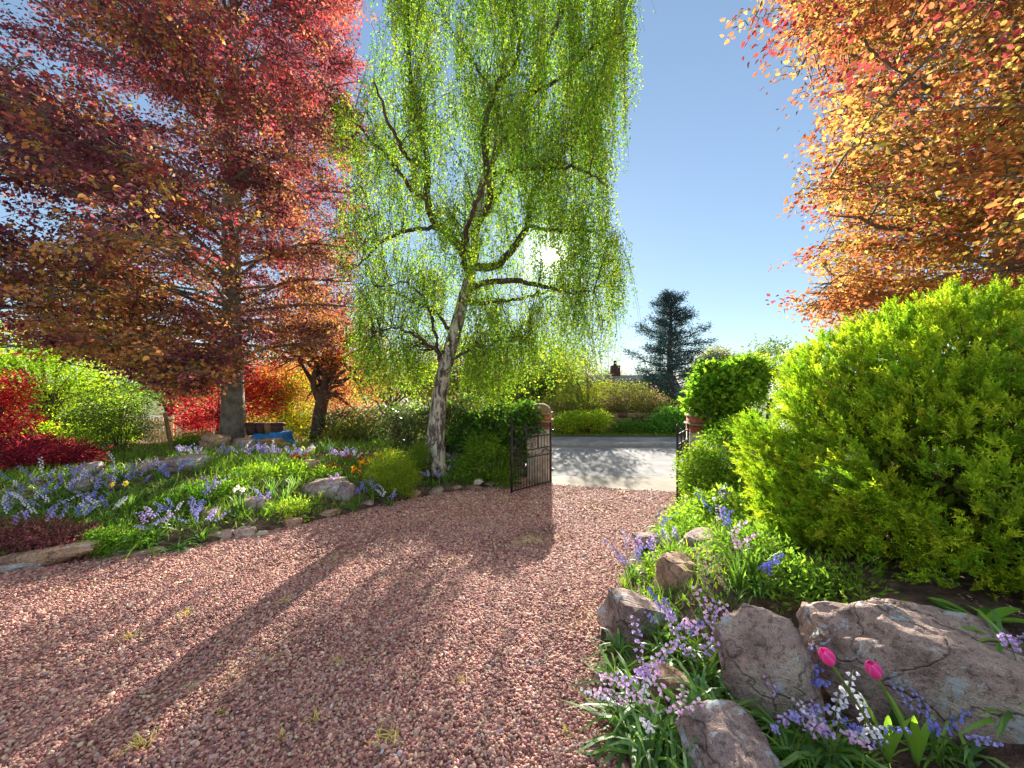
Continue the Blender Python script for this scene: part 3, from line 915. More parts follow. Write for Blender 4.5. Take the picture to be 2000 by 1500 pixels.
leaves(cr, P - BB, D, N, 0.048 * sc, 0.038 * sc, cc, 'quad', 0.3)
cr.obj("crown", M['birch_leaf'], birch)
print("birch leaves", len(P))

# ---- generic clumpy crowns for smaller trees and shrubs
def clump_leaves(acc, ells, nclump, per, leafL, leafW, pal, cr_, r, shell=0.6, shape='quad', flat=0.4, droop=0.2, squash=0.7, var=0.14, keep=None, out=0.5):
    w = np.array([e[1][0] * e[1][1] * e[1][2] for e in ells]) ** (2 / 3)
    k = r.choice(len(ells), nclump, p=w / w.sum())
    C0 = np.array([e[0] for e in ells], float)[k]; R0 = np.array([e[1] for e in ells], float)[k]
    d = rdir(nclump, r); rr = shell + (1 - shell) * r.random(nclump) ** 0.5
    C = C0 + d * R0 * rr[:, None]
    if keep is not None:
        m = keep(C); C, d = C[m], d[m]
    n = len(C)
    off = r.normal(0, 1, (n, per, 3)) * cr_ * np.array((1, 1, squash))
    P = (C[:, None] + off).reshape(-1, 3)
    D = (off / cr_ * 0.5 + d[:, None] * out + r.normal(0, 0.6, (n, per, 3))).reshape(-1, 3)
    D[:, 2] -= droop
    N = np.array((0, 0, flat)) + (d[:, None] * 0.4 + r.normal(0, 0.6, (n, per, 3))).reshape(-1, 3)
    sz = r.uniform(0.7, 1.25, len(P))
    c = np.repeat(pick(pal, n, r, 0.10), per, 0) * (1 + r.normal(0, var, (len(P), 1))) * (1 + r.normal(0, 0.05, (len(P), 3)))
    leaves(acc, P, D, N, leafL * sz, leafW * sz, np.clip(c, 0.003, 0.9), shape, 0.3)
    return C

def shrub(name, label, base, ells, nclump, per, leafL, leafW, pal, cr_, seed, cat="shrub", mat='leaf', stems=10, stem_r=0.012, stem_mat='bark_dark', trunk=None, group=None, crown="foliage", **kw):
    r = np.random.default_rng(seed)
    base = np.array(base, float)
    root = thing(name, label, cat, base, group)
    acc = Acc()
    C = clump_leaves(acc, ells, nclump, per, leafL, leafW, pal, cr_, r, **kw)
    acc.obj(crown, M[mat], root, off=base)
    st = Acc()
    origin = base.copy()
    if trunk is not None:
        tp = smooth_path(np.array(trunk, float), 24)
        V, F = tube(tp[:, :3] - base, tp[:, 3], 12)
        Acc().add(V, F).obj("trunk", M[stem_mat], root, smooth=True)
    pick_ = C[r.choice(len(C), min(stems, len(C)), replace=False)]
    for c in pick_:
        if trunk is not None:
            t = tp[int(r.uniform(0.45, 0.99) * 23)]; o = t[:3]; r0 = max(stem_r, t[3] * 0.5)
        else:
            o = base + np.array((r.normal(0, 0.06), r.normal(0, 0.06), -0.05)); r0 = stem_r
        mid = (o + c) / 2 + r.normal(0, 0.06, 3) + np.array((0, 0, 0.12)) * np.linalg.norm(c - o)
        p = smooth_path([o, mid, c], 7)
        V, F = tube(p - base, np.linspace(r0, r0 * 0.25, 7), 5); st.add(V, F)
    if stems:
        st.obj("branches" if trunk is not None else "stems", M[stem_mat], root, smooth=True)
    return root

def E(px, py, d, rx, ry, rz):
    """ellipsoid centre by picture position and distance, radii in metres"""
    return (at(px, py, d), (rx, ry, rz))

# ------------------------------------------------------------------ gate pillars, gates, walls
def box(cx, cy, cz, sx, sy, sz):
    v = np.array([(x, y, z) for z in (-.5, .5) for y in (-.5, .5) for x in (-.5, .5)]) * (sx, sy, sz) + (cx, cy, cz)
    f = np.array([(0, 2, 3, 1), (4, 5, 7, 6), (0, 1, 5, 4), (2, 6, 7, 3), (0, 4, 6, 2), (1, 3, 7, 5)])
    return v, f

def bevel_box(w, d, h, b=0.01):
    """box standing on z=0 with chamfered edges"""
    prof = [(0, -b), (b, 0), (h - b, 0), (h, -b)]
    V = []
    for z, o in prof:
        x, y = w / 2 + o, d / 2 + o
        c = b * 0.7
        V += [(x - c, -y, z), (x, -y + c, z), (x, y - c, z), (x - c, y, z), (-x + c, y, z), (-x, y - c, z), (-x, -y + c, z), (-x + c, -y, z)]
    n = 8
    F = [(i * n + j, i * n + (j + 1) % n, (i + 1) * n + (j + 1) % n, (i + 1) * n + j) for i in range(3) for j in range(n)]
    return np.array(V), [np.array(F), np.array([list(range(n))[::-1]]), np.array([[3 * n + j for j in range(n)]])]

def jitter(V, s, seed=0):
    return V + np.random.default_rng(seed).normal(0, s, V.shape)

def pillar(name, label, x, y, rz, w, shaft_h):
    root = thing(name, label, "pillar", (x, y, 0.0), None, rz)
    V, F = bevel_box(w, w, shaft_h, 0.012); V[:, 2] -= 0.1
    Acc().add(V, F).obj("shaft", M['render'], root)
    z = shaft_h - 0.1
    # course of bricks set on end
    nb = 7
    bw = (w + 0.02) / nb
    bm = Acc().add(*bevel_box(bw - 0.012, 0.10, 0.145, 0.006)).mesh("brick", M['brick'])
    Acc().add(*bevel_box(w - 0.03, w - 0.03, 0.155, 0.004)).obj("brick_core", M['capstone'], root, (0, 0, z + 0.002))
    for sdi in range(4):
        for i in range(nb):
            u = -(w + 0.02) / 2 + (i + .5) * bw
            a = sdi * math.pi / 2
            lx, ly = u, -(w / 2 - 0.045)
            if abs(u) > w / 2 - 0.07 and sdi % 2:
                continue
            link("brick", bm, root, (lx * math.cos(a) - ly * math.sin(a), lx * math.sin(a) + ly * math.cos(a), z + 0.006), (0, 0, a))
    z += 0.157
    Acc().add(*bevel_box(w + 0.09, w + 0.09, 0.05, 0.012)).obj("cornice", M['capstone'], root, (0, 0, z + 0.001))
    Acc().add(*bevel_box(w - 0.005, w - 0.005, 0.12, 0.008)).obj("neck", M['brick'], root, (0, 0, z + 0.052))
    z += 0.173
    Acc().add(*bevel_box(w + 0.06, w + 0.06, 0.05, 0.012)).obj("slab", M['capstone'], root, (0, 0, z))
    z += 0.051
    # domed cap: square at the foot, rounding upward
    V, F = [], []
    nr, ns = 9, 24
    for i in range(nr):
        t = i / (nr - 1)
        h = 0.20 * math.sin(t * math.pi / 2) ** 0.9
        s = (w / 2 + 0.005) * math.cos(t * math.pi / 2 * 0.97) ** 0.8
        for j in range(ns):
            th = 2 * math.pi * (j + .5) / ns
            c, sn = math.cos(th), math.sin(th)
            k = (abs(c) ** 6 + abs(sn) ** 6) ** (-1 / 6) * (1 - t) + t
            V.append((s * k * c, s * k * sn, h))
    for i in range(nr - 1):
        for j in range(ns):
            F.append((i * ns + j, i * ns + (j + 1) % ns, (i + 1) * ns + (j + 1) % ns, (i + 1) * ns + j))
    Acc().add(V, [np.array(F), np.array([[(nr - 1) * ns + j for j in range(ns)]])]).obj("cap", M['capstone'], root, (0, 0, z), smooth=True)
    return root
GA = math.atan2(-0.61, 2.53)
pillar("gate_pillar", "square stone gate pillar with brick band and domed cap beside hinged open gate", 0.66, 9.10, GA, 0.50, 1.36)
pillar("gate_pillar", "pale gate pillar smothered in ivy beside the rounded heath bush", 4.08, 8.30, GA, 0.50, 1.36)

def gate(name, label, hinge, tip, H=1.36):
    hx, hy = hinge; tx, ty = tip
    L = math.hypot(tx - hx, ty - hy)
    root = thing(name, label, "gate", (hx, hy, 0.05), None, math.atan2(ty - hy, tx - hx))
    def bar(nm, p, q, rad, sides=6, mat='iron', parent=root):
        V, F = tube(np.linspace(p, q, 3), rad, sides)
        return Acc().add(V, F).obj(nm, M[mat], parent)
    def sq(nm, x0, x1, z0, z1, th=0.022):
        V, F = box((x0 + x1) / 2, 0, (z0 + z1) / 2, x1 - x0, th, z1 - z0)
        return Acc().add(V, F).obj(nm, M['iron'], root)
    sq("hinge_stile", 0.0, 0.036, -0.01, H + 0.05, 0.036)
    sq("meeting_stile", L - 0.036, L, -0.01, H + 0.09, 0.036)
    V, F = tube([(L - 0.018, 0, H + 0.085), (L - 0.018, 0, H + 0.11), (L - 0.018, 0, H + 0.135), (L - 0.018, 0, H + 0.15)], [0.012, 0.022, 0.018, 0.004], 10)
    Acc().add(V, F).obj("finial", M['iron'], root, smooth=True)
    zr = [0.02, 0.66, 0.82, H - 0.26, H - 0.06]
    for z in zr:
        sq("rail", 0.037, L - 0.037, z - 0.011, z + 0.011, 0.03)
    n_low, n_up = 13, 11
    for i in range(n_low):
        x = 0.037 + (i + 1) * (L - 0.074) / (n_low + 1)
        bar("lower_bar", (x, 0, zr[0] + 0.012), (x, 0, zr[1] - 0.012), 0.0075)
    mid = L / 2
    for i in range(n_up):
        x = 0.037 + (i + 1) * (L - 0.074) / (n_up + 1)
        if abs(x - mid) < 0.16:
            continue
        bar("upper_bar", (x, 0, zr[2] + 0.012), (x, 0, zr[3] - 0.012), 0.0075)
    for x in (mid - 0.19, mid + 0.19):
        sq("centre_upright", x - 0.012, x + 0.012, zr[2] + 0.012, H + 0.03, 0.024)
    def scroll(cx, cz, r0, turns, start, flip=1, nm="scroll"):
        t = np.linspace(0, 1, 30)
        a = start + flip * t * turns * 2 * np.pi
        rr = r0 * (1 - 0.82 * t)
        P = np.stack([cx + rr * np.cos(a), np.zeros(30), cz + rr * np.sin(a)], 1)
        V, F = tube(P, 0.007, 6)
        Acc().add(V, F).obj(nm, M['iron'], root, smooth=True)
    for s_ in (-1, 1):
        scroll(mid + s_ * 0.075, zr[2] + 0.10, 0.072, 1.4, -math.pi / 2, -s_)
        scroll(mid + s_ * 0.07, zr[2] + 0.24, 0.060, 1.3, math.pi / 2, s_)
        scroll(mid + s_ * 0.50, (zr[1] + zr[2]) / 2, 0.062, 1.3, math.pi / 2, s_)
        scroll(mid + s_ * 0.36, (zr[1] + zr[2]) / 2, 0.058, 1.2, -math.pi / 2, -s_)
        P = smooth_path([(mid + s_ * 0.62, 0, zr[1] + 0.02), (mid + s_ * 0.45, 0, zr[2] - 0.03), (mid + s_ * 0.28, 0, zr[1] + 0.05), (mid + s_ * 0.10, 0, zr[1] + 0.02)], 14)
        V, F = tube(P, 0.006, 5); Acc().add(V, F).obj("scroll", M['iron'], root, smooth=True)
    for x in (mid - 0.10, mid, mid + 0.10):
        bar("spear", (x, 0, zr[1] + 0.012), (x, 0, zr[2] - 0.06 if x != mid else zr[3] - 0.08), 0.007)
        z0 = zr[2] - 0.06 if x != mid else zr[3] - 0.08
        V, F = tube([(x, 0, z0), (x, 0, z0 + 0.02), (x, 0, z0 + 0.06)], [0.007, 0.016, 0.002], 6)
        Acc().add(V, F).obj("spear_tip", M['gold'], root)
    sq("hinge_strap", -0.10, 0.0, H - 0.20, H - 0.16, 0.02)
    sq("hinge_strap", -0.10, 0.0, 0.25, 0.29, 0.02)
    sq("latch_box", L - 0.13, L - 0.037, 0.86, 0.96, 0.034)
    return root
gate("iron_gate", "open wrought iron gate with scrolls and gilt spear tips by domed pillar", (0.90, 8.84), (-0.02, 7.98))
gate("iron_gate", "wrought iron gate leaf swung open edge-on against the glossy green shrub", (3.72, 8.12), (3.06, 7.12))

# low stone boundary wall below the ivy hedge
wall = thing("boundary_wall", "low stone boundary wall under the ivy next to the domed pillar", "wall", (-0.2, 9.2, 0.0))
r = np.random.default_rng(5)
def wall_line(x):
    return 9.22 + 0.42 * max(0, -x - 0.2) - 0.15 * min(0, -x)
xx = 0.34
while xx > -6.0:
    for row in range(2):
        wdt = r.uniform(0.26, 0.42)
        V, F = bevel_box(wdt - 0.015, 0.30, 0.23, 0.02)
        V = jitter(V, 0.006, abs(int(xx * 100)) + row)
        o = Acc().add(V, F).obj("stone", M['rock'], wall, (xx - 0.17 + 0.2 + r.uniform(-.03, .03), wall_line(xx) - 9.2, 0.12 + row * 0.235))
        o.rotation_euler = (0, 0, -0.38 if xx < -0.2 else 0)
    xx -= 0.36

# ------------------------------------------------------------------ hedges and shrubs round the gate
green_hi = S(128, 156, 36); green_mid = S(84, 122, 36); green_lo = S(56, 88, 34); green_blue = S(64, 104, 66)
ivy = [(S(70, 104, 44), 3), (S(92, 128, 40), 2), (S(52, 82, 40), 2)]
shrub("ivy_hedge", "dark glossy ivy mounded over the wall against the domed gate pillar", (-0.1, 9.35, 0.3),
      [E(985, 830, 9.4, .55, .35, .50), E(930, 840, 9.6, .65, .4, .45), E(1010, 870, 9.3, .35, .3, .45), E(1022, 822, 9.0, .25, .25, .25), E(1040, 826, 8.85, .14, .12, .22), E(1030, 800, 9.0, .16, .16, .14), E(940, 900, 9.6, .6, .35, .5)], 620, 26, 0.075, 0.062, ivy, 0.10, 31, "ivy", 'dark_leaf', 14, shape='hex')
shrub("laurel_hedge", "dark evergreen hedge running behind the birch trunk to the bronze tree", at(740, 905, 11.0),
      [E(680, 850, 11.6, 1.0, .6, .75), E(760, 845, 11.0, 1.0, .6, .75), E(840, 840, 10.4, 1.0, .6, .8), E(900, 830, 10.0, .8, .5, .75)], 900, 22, 0.10, 0.055, [(S(72, 90, 54), 3), (S(88, 84, 64), 2), (S(100, 94, 68), 1.5), (S(76, 106, 56), 2)], 0.15, 32, "hedge", 'dark_leaf', 16)
shrub("leafy_shrub", "light green spreading shrub between birch trunk and iron gate", at(955, 945, 8.75),
      [E(960, 900, 8.7, .45, .35, .40), E(915, 915, 8.6, .35, .3, .28), E(985, 930, 8.6, .25, .25, .3), E(940, 870, 8.9, .4, .3, .25)], 420, 24, 0.060, 0.022, [(S(98, 130, 48), 3), (S(120, 146, 50), 2), (S(76, 112, 46), 2)], 0.085, 33, "shrub", 'leaf', 12)
shrub("golden_dwarf_shrub", "rounded yellow-green dwarf shrub beside the orange wallflowers", hit(765, 968),
      [E(765, 918, 7.3, .38, .33, .40), E(735, 935, 7.3, .2, .2, .25), E(795, 940, 7.3, .2, .2, .25)], 360, 30, 0.034, 0.010, [(S(128, 144, 44), 3), (S(150, 160, 56), 2), (S(100, 126, 40), 2)], 0.055, 34, "shrub", 'heath', 14, 0.006)
shrub("fern_shrub", "small mid-green conifer-like shrub tucked at foot of birch trunk", hit(830, 915),
      [E(822, 895, 8.35, .2, .2, .32), E(800, 905, 8.2, .2, .2, .25)], 150, 26, 0.05, 0.014, [(S(84, 112, 44), 2), (S(104, 130, 44), 2)], 0.07, 35, "shrub", 'leaf', 8, 0.006)

# right of the gate
shrub("ivy_mound", "bright green ivy billowing over the pale right gate pillar", (4.3, 8.5, 0.2),
      [E(1415, 760, 8.2, .55, .45, .42), E(1375, 775, 8.1, .20, .25, .28), E(1420, 820, 8.1, .45, .35, .4), E(1455, 740, 8.4, .45, .4, .40), E(1395, 735, 8.5, .35, .3, .25), E(1360, 790, 8.0, .1, .15, .12)], 640, 26, 0.085, 0.070, [(S(104, 146, 46), 3), (S(86, 128, 42), 2), (S(128, 162, 56), 2), (S(68, 106, 42), 1.5)], 0.10, 41, "ivy", 'leaf', 12, shape='hex')
shrub("glossy_box_shrub", "glossy small-leaved shrub mounded between gate leaf and heath bush", (3.35, 6.4, 0.4),
      [E(1415, 895, 6.3, .45, .4, .45), E(1380, 930, 6.2, .35, .35, .40), E(1435, 960, 6.0, .45, .4, .35), E(1365, 905, 6.5, .28, .3, .26), E(1450, 850, 6.4, .3, .3, .26), E(1370, 960, 6.1, .22, .25, .26)], 720, 30, 0.042, 0.026, [(S(120, 152, 34), 3), (S(148, 172, 48), 2), (S(84, 122, 32), 2)], 0.075, 42, "shrub", 'dark_leaf', 14)
shrub("pale_leaved_plant", "fresh green leafy perennial spilling below the glossy shrub by the drive", (2.75, 5.3, 0.3),
      [E(1420, 1005, 5.0, .40, .4, .28), E(1365, 1010, 5.4, .28, .3, .22), E(1450, 1060, 4.4, .35, .35, .25), E(1330, 1020, 5.6, .2, .2, .14), E(1470, 1110, 3.9, .30, .3, .22)], 480, 22, 0.060, 0.028, [(S(122, 156, 58), 3), (S(100, 138, 50), 3), (S(146, 170, 74), 1.5)], 0.075, 43, "plant", 'leaf', 12, 0.006)

# ---- the big heath bush
HB = np.array((3.75, 3.35, 0.9))
def heath():
    r = np.random.default_rng(77)
    root = thing("heath_bush", "huge rounded yellow-green heath bush above the sandstone boulders", "bush", HB)
    C = np.array((4.0, 3.32, 1.80)); RR = np.array((1.44, 1.52, 1.15))
    # tuft prototypes
    protos = []
    for k in range(8):
        P, D, T = [], [], []
        n_sh = r.integers(5, 8)
        for s_ in range(n_sh):
            a = r.uniform(0, 2 * np.pi); tilt = 0.0 if s_ == 0 else r.uniform(0.2, 0.6)
            ax = np.array((math.sin(tilt) * math.cos(a), math.sin(tilt) * math.sin(a), math.cos(tilt)))
            z0 = 0.0 if s_ == 0 else r.uniform(0.0, 0.09)
            ln = 0.17 if s_ == 0 else r.uniform(0.05, 0.10)
            nn = 15 if s_ == 0 else 8
            t = np.linspace(0.05, 1, nn)
            pts = np.array((0, 0, z0)) + ax * (t * ln)[:, None]
            aa = np.arange(nn) * 2.4
            e1 = unit(np.cross(ax, (0.3, 0.9, 0.2))); e2 = np.cross(ax, e1)
            dd = unit(ax * 1.35 + e1 * np.cos(aa)[:, None] + e2 * np.sin(aa)[:, None])
            P.append(pts); D.append(dd); T.append(t)
        protos.append((np.vstack(P), np.vstack(D), np.concatenate(T)))
    d = np.vstack([rdir(2700, r), rdir(2300, r)])
    inner = np.arange(len(d)) >= 2700
    ok_ = d[:, 2] > -0.95
    d, inner = d[ok_], inner[ok_]
    lob = np.array([mnoise.noise(Vector(v) * 2.3) for v in d]) * 0.10 + np.array([mnoise.noise(Vector(v) * 6.0 + Vector((5, 5, 5))) for v in d]) * 0.07
    pw = np.where(d[:, 2] < 0, 5.0, 2.1)
    k = (np.abs(d) ** pw[:, None]).sum(1) ** (-1 / pw)
    depth = np.where(inner, 0.72 + 0.14 * r.random(len(d)), 0.93 - 0.07 * r.random(len(d)))
    P = C + d * RR * (k * (1 + lob) * depth)[:, None]
    to_cam = unit(-P + np.array((0, 0, EYE)))
    nrm = unit(d / RR)
    facing = (nrm * to_cam).sum(1)
    hole = np.array([mnoise.noise(Vector(v) * 4.1 + Vector((2, 8, 1))) for v in d])
    lowness = np.clip((1.6 - P[:, 2]) / 0.9, 0, 1)
    keep = ((hole > -0.62 + 0.22 * lowness) | inner) & ((facing > -0.25) | (r.random(len(d)) < 0.3)) & (P[:, 2] > gz(P[:, 0], P[:, 1]) + 0.02)
    P, nrm, inner = P[keep], nrm[keep], inner[keep]
    # skirt of low shoots closing the bush down to the boulders
    a_ = r.uniform(math.pi * 0.75, math.pi * 1.85, 420)
    sk = np.stack([C[0] + np.cos(a_) * RR[0] * r.uniform(.82, 1.0, 420), C[1] + np.sin(a_) * RR[1] * r.uniform(.82, 1.0, 420), np.zeros(420)], 1)
    sk[:, 2] = gz(sk[:, 0], sk[:, 1]) + r.uniform(0.02, 0.5, 420)
    P = np.vstack([P, sk]); nrm = np.vstack([nrm, np.stack([np.cos(a_), np.sin(a_), np.zeros(420)], 1)]); inner = np.concatenate([inner, np.zeros(420, bool)])
    # a lower lobe bulging towards the drive
    LC = np.array((3.10, 3.55, 1.22)); LR = np.array((0.62, 0.60, 0.78))
    dl = rdir(900, r)
    pl = LC + dl * LR * (0.93 + 0.12 * np.array([mnoise.noise(Vector(v) * 3.0) for v in dl]))[:, None]
    okl = (pl[:, 2] > gz(pl[:, 0], pl[:, 1]) + 0.02) & ((((pl - C) / RR) ** 2).sum(1) > 0.8)
    pl, dl = pl[okl], dl[okl]
    P = np.vstack([P, pl]); nrm = np.vstack([nrm, dl]); inner = np.concatenate([inner, r.random(len(pl)) < 0.35])
    ax0 = unit(nrm * 0.7 + np.array((0, 0, 0.8)) + r.normal(0, 0.16, (len(P), 3)))
    # outer plumes: six tufts stepped up one shoot; inner layer: single tufts
    nt_ = 4
    out = ~inner
    tt = np.linspace(0, 1, nt_)
    ln_ = r.uniform(0.09, 0.20, out.sum())
    rad_ = 0.055 * (1 - 0.75 * tt)
    PO = P[out][:, None] + ax0[out][:, None] * (tt[None] * ln_[:, None])[..., None] + r.normal(0, 1, (out.sum(), nt_, 3)) * rad_[None, :, None]
    P = np.vstack([PO.reshape(-1, 3), P[inner]])
    axis = unit(np.vstack([np.repeat(ax0[out], nt_, 0), ax0[inner]]) + r.normal(0, 0.22, (len(P), 3)))
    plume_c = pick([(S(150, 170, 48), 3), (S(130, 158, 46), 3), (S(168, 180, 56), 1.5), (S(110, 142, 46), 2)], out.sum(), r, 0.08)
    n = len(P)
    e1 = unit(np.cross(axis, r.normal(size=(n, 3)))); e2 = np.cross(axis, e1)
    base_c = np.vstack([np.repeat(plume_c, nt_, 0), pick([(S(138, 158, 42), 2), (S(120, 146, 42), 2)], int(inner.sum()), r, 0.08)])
    which = r.integers(0, 8, n); scl = r.uniform(0.6, 0.95, n)
    acc = Acc()
    for k_ in range(8):
        m = which == k_
        p0, d0, t0 = protos[k_]
        Rm = np.stack([e1[m], e2[m], axis[m]], -1)
        PP = np.einsum('nij,kj->nki', Rm, p0) * scl[m][:, None, None] + P[m][:, None]
        DD = np.einsum('nij,kj->nki', Rm, d0)
        kk = len(p0)
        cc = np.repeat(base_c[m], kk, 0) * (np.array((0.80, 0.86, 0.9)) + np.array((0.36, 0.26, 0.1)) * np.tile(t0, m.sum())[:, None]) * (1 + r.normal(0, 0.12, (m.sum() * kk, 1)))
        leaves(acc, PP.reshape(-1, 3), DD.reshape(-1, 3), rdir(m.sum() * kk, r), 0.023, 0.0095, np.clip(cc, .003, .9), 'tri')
    # old inner foliage that closes the bush
    di = rdir(9000, r)
    Pi = C + di * RR * r.uniform(0.45, 0.80, 9000)[:, None]
    Pi = Pi[Pi[:, 2] > gz(Pi[:, 0], Pi[:, 1])]
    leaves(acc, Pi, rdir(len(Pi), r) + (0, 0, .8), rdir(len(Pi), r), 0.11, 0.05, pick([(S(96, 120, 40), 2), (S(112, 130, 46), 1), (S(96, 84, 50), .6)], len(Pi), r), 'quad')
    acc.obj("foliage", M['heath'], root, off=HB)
    print("heath tufts", n, "needles", acc.n // 3)
    st = Acc()
    sel = r.choice(n, 260, replace=False)
    for i in sel:
        o = C * (1, 1, 0) + np.array((r.normal(0, 0.35), r.normal(0, 0.35), 0.75))
        e = P[i]
        mid = (o + e) / 2 + r.normal(0, 0.08, 3) - (0, 0, 0.1)
        p = smooth_path([o, mid, e], 6)
        V, F = tube(p - HB, np.linspace(0.014, 0.003, 6), 4); st.add(V, F)
    st.obj("stems", M['bark_dark'], root)
    # white blossom sprays showing through the bush
    fl = []
    for (px, py, dd) in ((1535, 790, 3.6), (1520, 830, 3.55), (1480, 745, 3.9), (1485, 765, 3.9), (1705, 885, 2.95), (1590, 925, 3.1), (1610, 942, 3.05), (1525, 1030, 3.1)):
        c = at(px, py, dd)
        # push onto the bush surface
        v = c - C; kk = (np.abs(v / RR) ** 2.5).sum() ** (-1 / 2.5); c = C + v * kk * 1.03
        a = Acc()
        q = c + r.normal(0, 0.028, (60, 3))
        leaves(a, q, rdir(60, r), rdir(60, r), 0.012, 0.010, S(236, 232, 236), 'quad')
        a.obj("blossom_spray", M['petal'], root, off=HB)["kind"] = "stuff"
heath()

# ------------------------------------------------------------------ garden behind the rockery
def base_at(x, y):
    return np.array((x, y, float(gz(x, y))))
b_ = hit(618, 872, 9.5); b_ = at(618, 872, 11.5)
shrub("bronze_plum_tree", "dark-trunked small tree with bronze foliage left of the birch", b_,
      [E(650, 660, 11.3, 1.4, 1.0, 1.0), E(600, 640, 11.8, 1.2, 1.0, .9), E(700, 700, 11.2, .9, .9, 1.0), E(560, 700, 12.0, .9, .8, .7), E(700, 790, 11.8, .8, .6, .6), E(640, 760, 12.2, .9, .6, .7)], 620, 24, 0.065, 0.042, [(S(168, 96, 48), 3), (S(150, 70, 52), 2), (S(176, 120, 56), 2), (S(128, 60, 58), 1.5)], 0.22, 51, "tree", 'beech_leaf', 40, 0.02,
      trunk=[(*at(618, 880, 11.5), .22), (*at(622, 830, 11.5), .19), (*at(628, 790, 11.5), .18), (*at(640, 745, 11.5), .14), (*at(660, 700, 11.5), .09), (*at(690, 660, 11.5), .05)], crown="crown", shell=0.25)
a = Acc()
for L in ([(628, 790, 11.5, .12), (612, 750, 11.4, .09), (618, 705, 11.3, .06), (600, 660, 11.3, .03)], [(640, 745, 11.5, .09), (665, 745, 11.4, .07), (690, 730, 11.3, .05), (720, 690, 11.3, .02)], [(632, 770, 11.5, .08), (640, 720, 11.8, .06), (630, 670, 12, .03)]):
    f = smooth_path(PX(L), 14); V, F = tube(f[:, :3] - b_, f[:, 3], 8); a.add(V, F)
a.obj("fork", M['bark_dark'], bpy.data.objects["bronze_plum_tree"], smooth=True)

shrub("red_maple_tree", "scarlet maple glowing behind the beech trunk", at(425, 875, 12.5),
      [E(400, 800, 12.3, .9, .7, .6), E(440, 740, 12.6, 1.1, .8, .6), E(510, 780, 12.6, .9, .7, .6), E(385, 825, 12.2, .6, .5, .30), E(530, 740, 12.8, .6, .5, .5)], 420, 26, 0.075, 0.05, [(S(182, 44, 58), 3), (S(146, 34, 50), 2), (S(206, 84, 80), 2)], 0.20, 52, "tree", 'maple_leaf', 24, 0.015, trunk=[(*at(425, 880, 12.5), .09), (*at(428, 830, 12.5), .07), (*at(440, 790, 12.5), .05)], crown="crown", shell=0.3)
shrub("red_maple_tree", "low scarlet maple at the garden's outer edge above the bluebells", at(-10, 885, 7.8),
      [E(0, 765, 7.8, .38, .4, .38), E(15, 830, 7.6, .45, .4, .2), E(-40, 800, 7.9, .5, .5, .6)], 260, 24, 0.07, 0.035, [(S(170, 44, 54), 3), (S(198, 78, 66), 2), (S(112, 34, 46), 2)], 0.12, 53, "tree", 'maple_leaf', 18, 0.012, trunk=[(*at(-10, 900, 7.8), .07), (*at(-5, 850, 7.8), .055), (*at(-15, 800, 7.8), .04)], crown="crown", shell=0.3)
shrub("dark_maple_bush", "spreading crimson cut-leaved maple mound behind the bluebells", at(90, 915, 7.2),
      [E(95, 880, 7.2, .65, .45, .15), E(40, 865, 7.3, .5, .4, .14), E(140, 890, 7.0, .35, .35, .10), E(60, 900, 7.0, .55, .4, .10)], 420, 24, 0.075, 0.02, [(S(122, 40, 54), 3), (S(92, 34, 48), 3), (S(176, 62, 56), 1.0)], 0.10, 54, "shrub", 'maple_leaf', 18, 0.01, shell=0.3, droop=0.5)
lime = [(S(148, 176, 40), 3), (S(120, 158, 38), 3), (S(172, 190, 60), 2)]
shrub("lime_green_tree", "sunlit lime-green tree behind the scarlet maple at the garden's far side", at(90, 880, 15),
      [E(80, 740, 15, 2.0, 1.2, 1.6), E(180, 790, 15.5, 1.3, 1.0, 1.2), E(0, 700, 15.5, 1.8, 1.2, 1.6), E(150, 700, 15.5, 1.3, 1, 1.1), E(-60, 790, 14.5, 1.4, 1, 1.5)], 900, 24, 0.10, 0.06, lime, 0.26, 55, "tree", 'leaf', 40, 0.02, trunk=[(*at(90, 890, 15), .16), (*at(95, 830, 15), .13), (*at(90, 760, 15), .08)], crown="crown", shell=0.3)
shrub("yellow_green_shrub", "yellow-green sunlit bush low behind the crimson maple mound", at(140, 880, 11),
      [E(140, 855, 11, .9, .5, .30), E(90, 850, 11.2, .6, .5, .30), E(205, 850, 10.8, .6, .5, .4)], 300, 22, 0.075, 0.05, lime, 0.13, 56, "shrub", 'leaf', 10)
shrub("feathery_shrub", "tall airy grey-green shrub in front of the cream picket fence", at(230, 890, 9.0),
      [E(215, 800, 9.0, .75, .6, .75), E(255, 835, 9.0, .45, .5, .5), E(175, 830, 8.9, .5, .5, .55)], 430, 20, 0.058, 0.024, [(S(92, 120, 60), 3), (S(112, 140, 58), 2), (S(72, 100, 52), 2)], 0.13, 57, "shrub", 'leaf', 26, 0.010, shell=0.2)
shrub("olive_hedge", "olive and yellow-green hedge between beech trunk and bronze tree", at(555, 870, 13.2),
      [E(520, 790, 13.2, 1.0, .6, .95), E(585, 800, 13.0, .8, .6, .9), E(560, 750, 13.3, 1.0, .6, .6), E(610, 840, 12.6, .5, .4, .5)], 640, 22, 0.075, 0.05, [(S(150, 150, 44), 3), (S(170, 128, 52), 2), (S(116, 138, 40), 3)], 0.17, 58, "hedge", 'leaf', 22, shell=0.35)
shrub("ivy_clump", "rough mixed greenery at the feet of the bronze tree", at(660, 885, 10.8),
      [E(690, 855, 10.8, .6, .4, .4), E(650, 870, 10.6, .4, .35, .3)], 240, 22, 0.06, 0.04, [(S(104, 116, 52), 2), (S(140, 126, 62), 2), (S(80, 96, 48), 2)], 0.12, 59, "shrub", 'leaf', 8)
